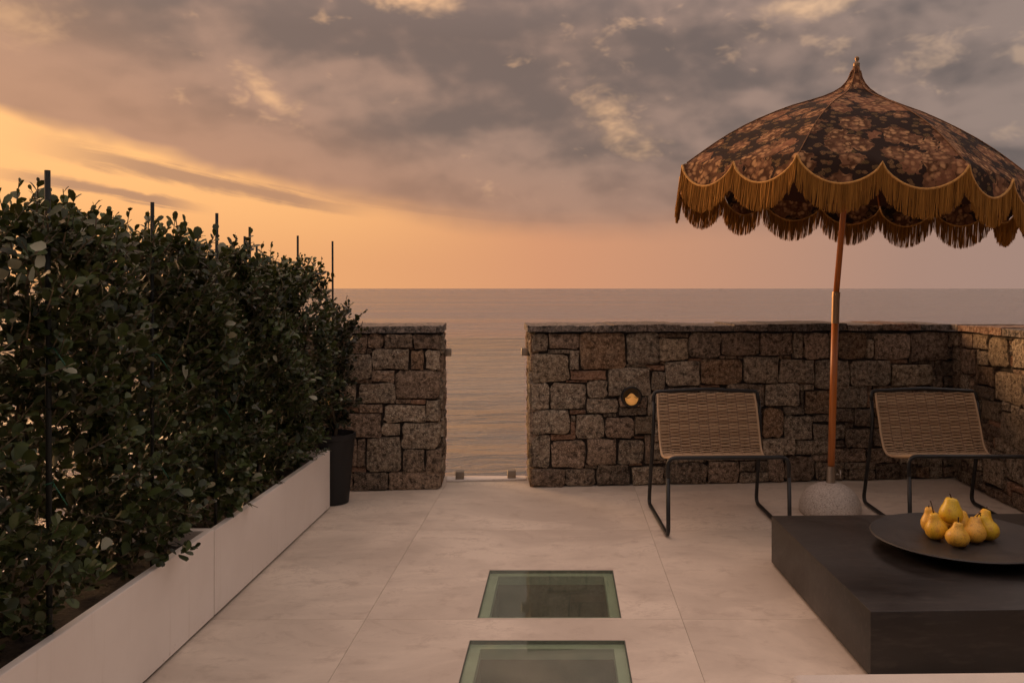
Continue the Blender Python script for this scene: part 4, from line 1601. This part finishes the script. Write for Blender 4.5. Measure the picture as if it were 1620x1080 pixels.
def chair(cx, cy, rz, label):
    root = empty('lounge_chair', (cx, cy, 0), rz, label, 'chair', 'black framed woven lounge chairs')
    r_ = 0.0108
    f = r_ + 0.001
    # local: front towards -y, origin under the middle of the seat
    for s in (-1, 1):
        side = [(s * 0.300, 0.226, 0.610), (s * 0.303, 0.195, 0.480), (s * 0.312, 0.325, f), (s * 0.306, -0.345, f), (s * 0.306, -0.332, 0.300)]
        path = arc_path(side, 0.055, 7)
        MB().tube(path, r_, 10).build('side_frame', M['black_metal'], root, smooth=True)
    fr = arc_path([(-0.306, -0.332, 0.300), (-0.306, -0.325, 0.400), (0.306, -0.325, 0.400), (0.306, -0.332, 0.300)], 0.055, 8)
    MB().tube(fr, r_, 10).build('front_rail', M['black_metal'], root, smooth=True)
    bk = arc_path([(-0.300, 0.226, 0.610), (-0.296, 0.240, 0.662), (0.0, 0.250, 0.676), (0.296, 0.240, 0.662), (0.300, 0.226, 0.610)], 0.05, 8)
    MB().tube(bk, r_, 10).build('back_rail', M['black_metal'], root, smooth=True)
    # sling curve (y, z, half width)
    ctrl = [(-0.318, 0.399, 0.255), (-0.22, 0.380, 0.262), (-0.10, 0.356, 0.268), (-0.01, 0.340, 0.272), (0.050, 0.340, 0.275), (0.095, 0.366, 0.276), (0.130, 0.430, 0.277),
            (0.160, 0.510, 0.277), (0.196, 0.590, 0.277), (0.228, 0.652, 0.274)]
    c = np.array(ctrl)
    tt = np.linspace(0, 1, len(c))
    fine = np.linspace(0, 1, 400)
    # smooth resample
    cur = np.stack([np.interp(fine, tt, c[:, q]) for q in range(3)], 1)
    for _ in range(60):
        cur[1:-1] = (cur[:-2] + cur[1:-1] * 2 + cur[2:]) / 4
    seg = np.r_[0, np.cumsum(np.linalg.norm(np.diff(cur[:, :2], axis=0), axis=1))]
    total = seg[-1]
    pitch = 0.0094
    nr = int(total / pitch)
    ncol = 10
    vs, fs, tint = [], [], []
    for k in range(nr + 1):
        s = total * k / nr
        y, z, hw = [float(np.interp(s, seg, cur[:, q])) for q in range(3)]
        y2, z2 = [float(np.interp(min(s + .004, total), seg, cur[:, q])) for q in range(2)]
        y1, z1 = [float(np.interp(max(s - .004, 0), seg, cur[:, q])) for q in range(2)]
        ty, tz = y2 - y1, z2 - z1
        l_ = math.hypot(ty, tz)
        ty, tz = ty / l_, tz / l_
        ny, nz = -tz, ty              # normal to the sitting side
        nseg = ncol * 4
        tv = random.random()
        sag = 0.0
        n0 = len(vs)
        for q in range(nseg + 1):
            x = -hw + 2 * hw * q / nseg
            ph = math.pi * q / 4 + (math.pi if k % 2 else 0)
            off = 0.0058 * math.sin(ph)
            edge_ = 1 - min(1, (hw - abs(x)) / 0.02)
            py, pz = y + ny * off, z + nz * off
            for (e, g_) in ((0, 1), (0.9, 0), (0, -1), (-0.9, 0)):
                rr = 0.0049
                # cross-section in the (normal, tangent) plane
                nn_, tg = g_ * rr, e * rr
                vs.append((x, py + ny * nn_ + ty * tg, pz + nz * nn_ + tz * tg))
                tint.append(tv)
        for q in range(nseg):
            for e in range(4):
                e2 = (e + 1) % 4
                fs.append((n0 + q * 4 + e, n0 + q * 4 + e2, n0 + (q + 1) * 4 + e2, n0 + (q + 1) * 4 + e))
        fs.append((n0, n0 + 1, n0 + 2, n0 + 3))
        e0 = n0 + nseg * 4
        fs.append((e0 + 3, e0 + 2, e0 + 1, e0))
    sm = mesh('woven_seat', vs, fs, True)
    at = sm.attributes.new('tint', 'FLOAT', 'POINT')
    at.data.foreach_set('value', tint)
    seat = link('woven_seat', sm, M['rope'], root)
    # warp cords in the thickness of the weave
    wb = MB()
    for q in range(ncol + 1):
        pts = []
        for j in range(0, 400, 8):
            y, z, hw = cur[j]
            pts.append((-hw + 2 * hw * q / ncol, y, z))
        pts.append((-cur[-1][2] + 2 * cur[-1][2] * q / ncol, cur[-1][0], cur[-1][1]))
        wb.tube(pts, 0.0040, 5)
    wb.build('warp_cords', M['rope_warp'], seat, smooth=True)
    # selvage cords down both edges
    for s in (-1, 1):
        pts = [(s * (cur[j][2] + 0.002), cur[j][0], cur[j][1]) for j in range(0, 400, 8)] + [(s * (cur[-1][2] + .002), cur[-1][0], cur[-1][1])]
        eb = MB().tube(pts, 0.0065, 6)
        em = mesh('edge_cord', eb.v, eb.f, True)
        a2 = em.attributes.new('tint', 'FLOAT', 'POINT')
        a2.data.foreach_set('value', [0.8] * len(eb.v))
        link('edge_cord', em, M['rope'], seat)
    return root


chair(0.822, 4.615, R(2.0), 'woven lounge chair left of the parasol pole, beside the wall lamp')
chair(2.060, 4.640, R(-0.5), 'woven lounge chair right of the parasol pole, in the wall corner')

# ------------------------------------------------------------------ coffee table
TR = R(1.8)
TH_ = 0.2235
tx0, ty1 = 0.944, 3.860
tw_, td_ = 1.42, 1.145
cxl, cyl = tw_ / 2, -td_ / 2
tc = Vector((tx0 + cxl * math.cos(TR) - cyl * math.sin(TR), ty1 + cxl * math.sin(TR) + cyl * math.cos(TR), 0))
table = empty('coffee_table', tc, TR, 'low square-edged black block coffee table holding the plate of pears', 'table')
MB().box(-tw_ / 2, -td_ / 2, 0.012, tw_ / 2, td_ / 2, TH_).build('body', M['table'], table, bevel=0.0045, seg=2, autosmooth=True)
MB().box(-tw_ / 2 + .03, -td_ / 2 + .03, 0.0008, tw_ / 2 - .03, td_ / 2 - .03, 0.0118).build('plinth', M['black_metal'], table)

PC = Vector((1.575, 3.370, TH_ + 0.0008))
plate = empty('serving_plate', PC, 0, 'large round matt dark plate on a low foot on the black table', 'plate')
prof = [(0.12, 0.0), (0.125, 0.006), (0.118, 0.016), (0.20, 0.022), (0.29, 0.032), (0.335, 0.043), (0.342, 0.049), (0.338, 0.053), (0.325, 0.050), (0.28, 0.041), (0.18, 0.034), (0.001, 0.032)]
MB().lathe(prof, 72, close=False).build('dish', M['plate'], plate, autosmooth=True)
MB().lathe([(0.1195, 0.0003), (0.001, 0.0003)], 32, close=False).build('foot', M['plate'], plate)


# ------------------------------------------------------------------ pears
def pear_mesh(seed):
    r_ = random.Random(seed)
    sh = 0.2 + 0.9 * r_.random()
    fat, tall, neck = r_.uniform(0.93, 1.06), r_.uniform(0.92, 1.08), r_.uniform(0.85, 1.25)
    prof = [(0.004, 0.001), (0.016, -0.001), (0.030, 0.006), (0.040, 0.019), (0.0435, 0.034), (0.041, 0.049), (0.034, 0.062), (0.0265, 0.073), (0.022, 0.083), (0.0195, 0.092),
            (0.015, 0.0985), (0.007, 0.1005), (0.002, 0.099)]
    n = 24
    vs, fs = [], []
    for (r0, z0) in prof:
        t = z0 / 0.1
        r0, z0 = r0 * (fat if t < 0.55 else fat * (1 + (neck - 1) * min(1, (t - 0.55) * 4))), z0 * tall
        for k in range(n):
            a = 2 * math.pi * k / n
            wob = 1 + 0.05 * math.sin(a * 2 + seed) * (1 - t * .4) + 0.03 * math.sin(a * 3 + seed * 2.3 + t * 4)
            bx = 0.010 * sh * t * t
            vs.append((r0 * wob * math.cos(a) + bx, r0 * wob * math.sin(a), z0))
    for i in range(len(prof) - 1):
        for k in range(n):
            k2 = (k + 1) % n
            fs.append((i * n + k, i * n + k2, (i + 1) * n + k2, (i + 1) * n + k))
    fs.append(tuple(reversed(range(n))))
    fs.append(tuple((len(prof) - 1) * n + k for k in range(n)))
    return mesh('skin', vs, fs, True), 0.010 * sh


def pear(x, y, z, lean, az_, scale, label, seed, stem=(0.02, 0.0, 0.035)):
    root = empty('pear', (x, y, z), 0, label, 'pear', 'yellow pears heaped on the dark plate')
    root.rotation_euler = (Matrix.Rotation(az_, 3, 'Z') @ Matrix.Rotation(lean, 3, 'Y') @ Matrix.Rotation(seed * 1.7, 3, 'Z')).to_euler()
    root.scale = (scale, scale, scale)
    me, bx = pear_mesh(seed)
    link('skin', me, M['pear'], root)
    st = Vector(stem)
    p0 = Vector((bx, 0, 0.090))
    MB().tube([p0, p0 + st * 0.35 + Vector((0, 0, st.length * .15)), p0 + st * 0.7 + Vector((0, 0, st.length * .15)), p0 + st], [0.0030, 0.0024, 0.0022, 0.0032], 6).build('stem', M['pearstem'], root, smooth=True)
    return root


PZ = TH_ + 0.0008 + 0.034


def seat_z(lean, scale):
    """height of the root so that a leaning pear still rests on the plate"""
    me, _ = pear_mesh(3)
    q = Matrix.Rotation(lean, 3, 'Y')
    lo = min((q @ Vector(v.co)).z for v in me.vertices)
    bpy.data.meshes.remove(me)
    return -lo * scale


def put_pear(x, y, lean, az_, scale, label, seed, stem=(0.012, 0, 0.03), lift=0.0):
    return pear(x, y, PZ + seat_z(lean, scale) + lift, lean, az_, scale, label, seed, stem)


put_pear(1.482, 3.375, R(8), R(170), 0.98, 'pear at the left front of the heap with a long curved stem', 1, (-0.03, 0.004, 0.055))
put_pear(1.512, 3.275, R(10), R(20), 0.98, 'frontmost pear in the heap, nearest the plate rim', 2, (0.004, 0, 0.022))
put_pear(1.600, 3.320, R(16), R(60), 0.98, 'pale upright pear second from the right in the front row', 3, (0.02, 0.0, 0.026))
put_pear(1.692, 3.360, R(24), R(170), 1.0, 'rightmost pear of the heap, leaning left', 4, (0.0, 0.0, 0.022))
put_pear(1.593, 3.415, R(8), R(30), 0.95, 'pear in the middle behind the front row, below the top one', 5, (0.004, 0.0, 0.028))
put_pear(1.690, 3.452, R(20), R(20), 0.95, 'pear at the back right, mostly hidden behind two others', 6, (-0.03, 0.0, 0.02))
put_pear(1.502, 3.468, R(6), R(200), 1.0, 'pear at the back left, partly hidden under the top pear', 7, (0.0, 0.01, 0.02))
put_pear(1.600, 3.510, R(10), R(40), 0.95, 'hindmost pear, only its stem and neck showing behind the top pear', 8, (0.02, 0.0, 0.03))
put_pear(1.540, 3.388, R(7), R(10), 1.05, 'greenish yellow pear lying on top of the heap', 9, (0.008, 0.0, 0.018), lift=0.058)

# ------------------------------------------------------------------ sofa in the foreground
sr = R(1.3)
sofa = empty('daybed', (1.42, 1.56, 0), sr, 'white upholstered daybed whose edge shows at the bottom right corner', 'daybed')
b = MB().box(-0.90, -0.42, 0.245, 0.90, 0.395, 0.382)
b.build('cushion', M['sofa'], sofa, bevel=0.022, seg=4, autosmooth=True)
MB().box(-0.89, -0.41, 0.10, 0.89, 0.385, 0.243).build('base', M['sofa'], sofa, bevel=0.008, seg=2, autosmooth=True)
for sx in (-0.8, 0.8):
    for sy in (-0.34, 0.32):
        MB().box(sx - .025, sy - .025, 0.001, sx + .025, sy + .025, 0.099).build('leg', M['black_metal'], sofa)
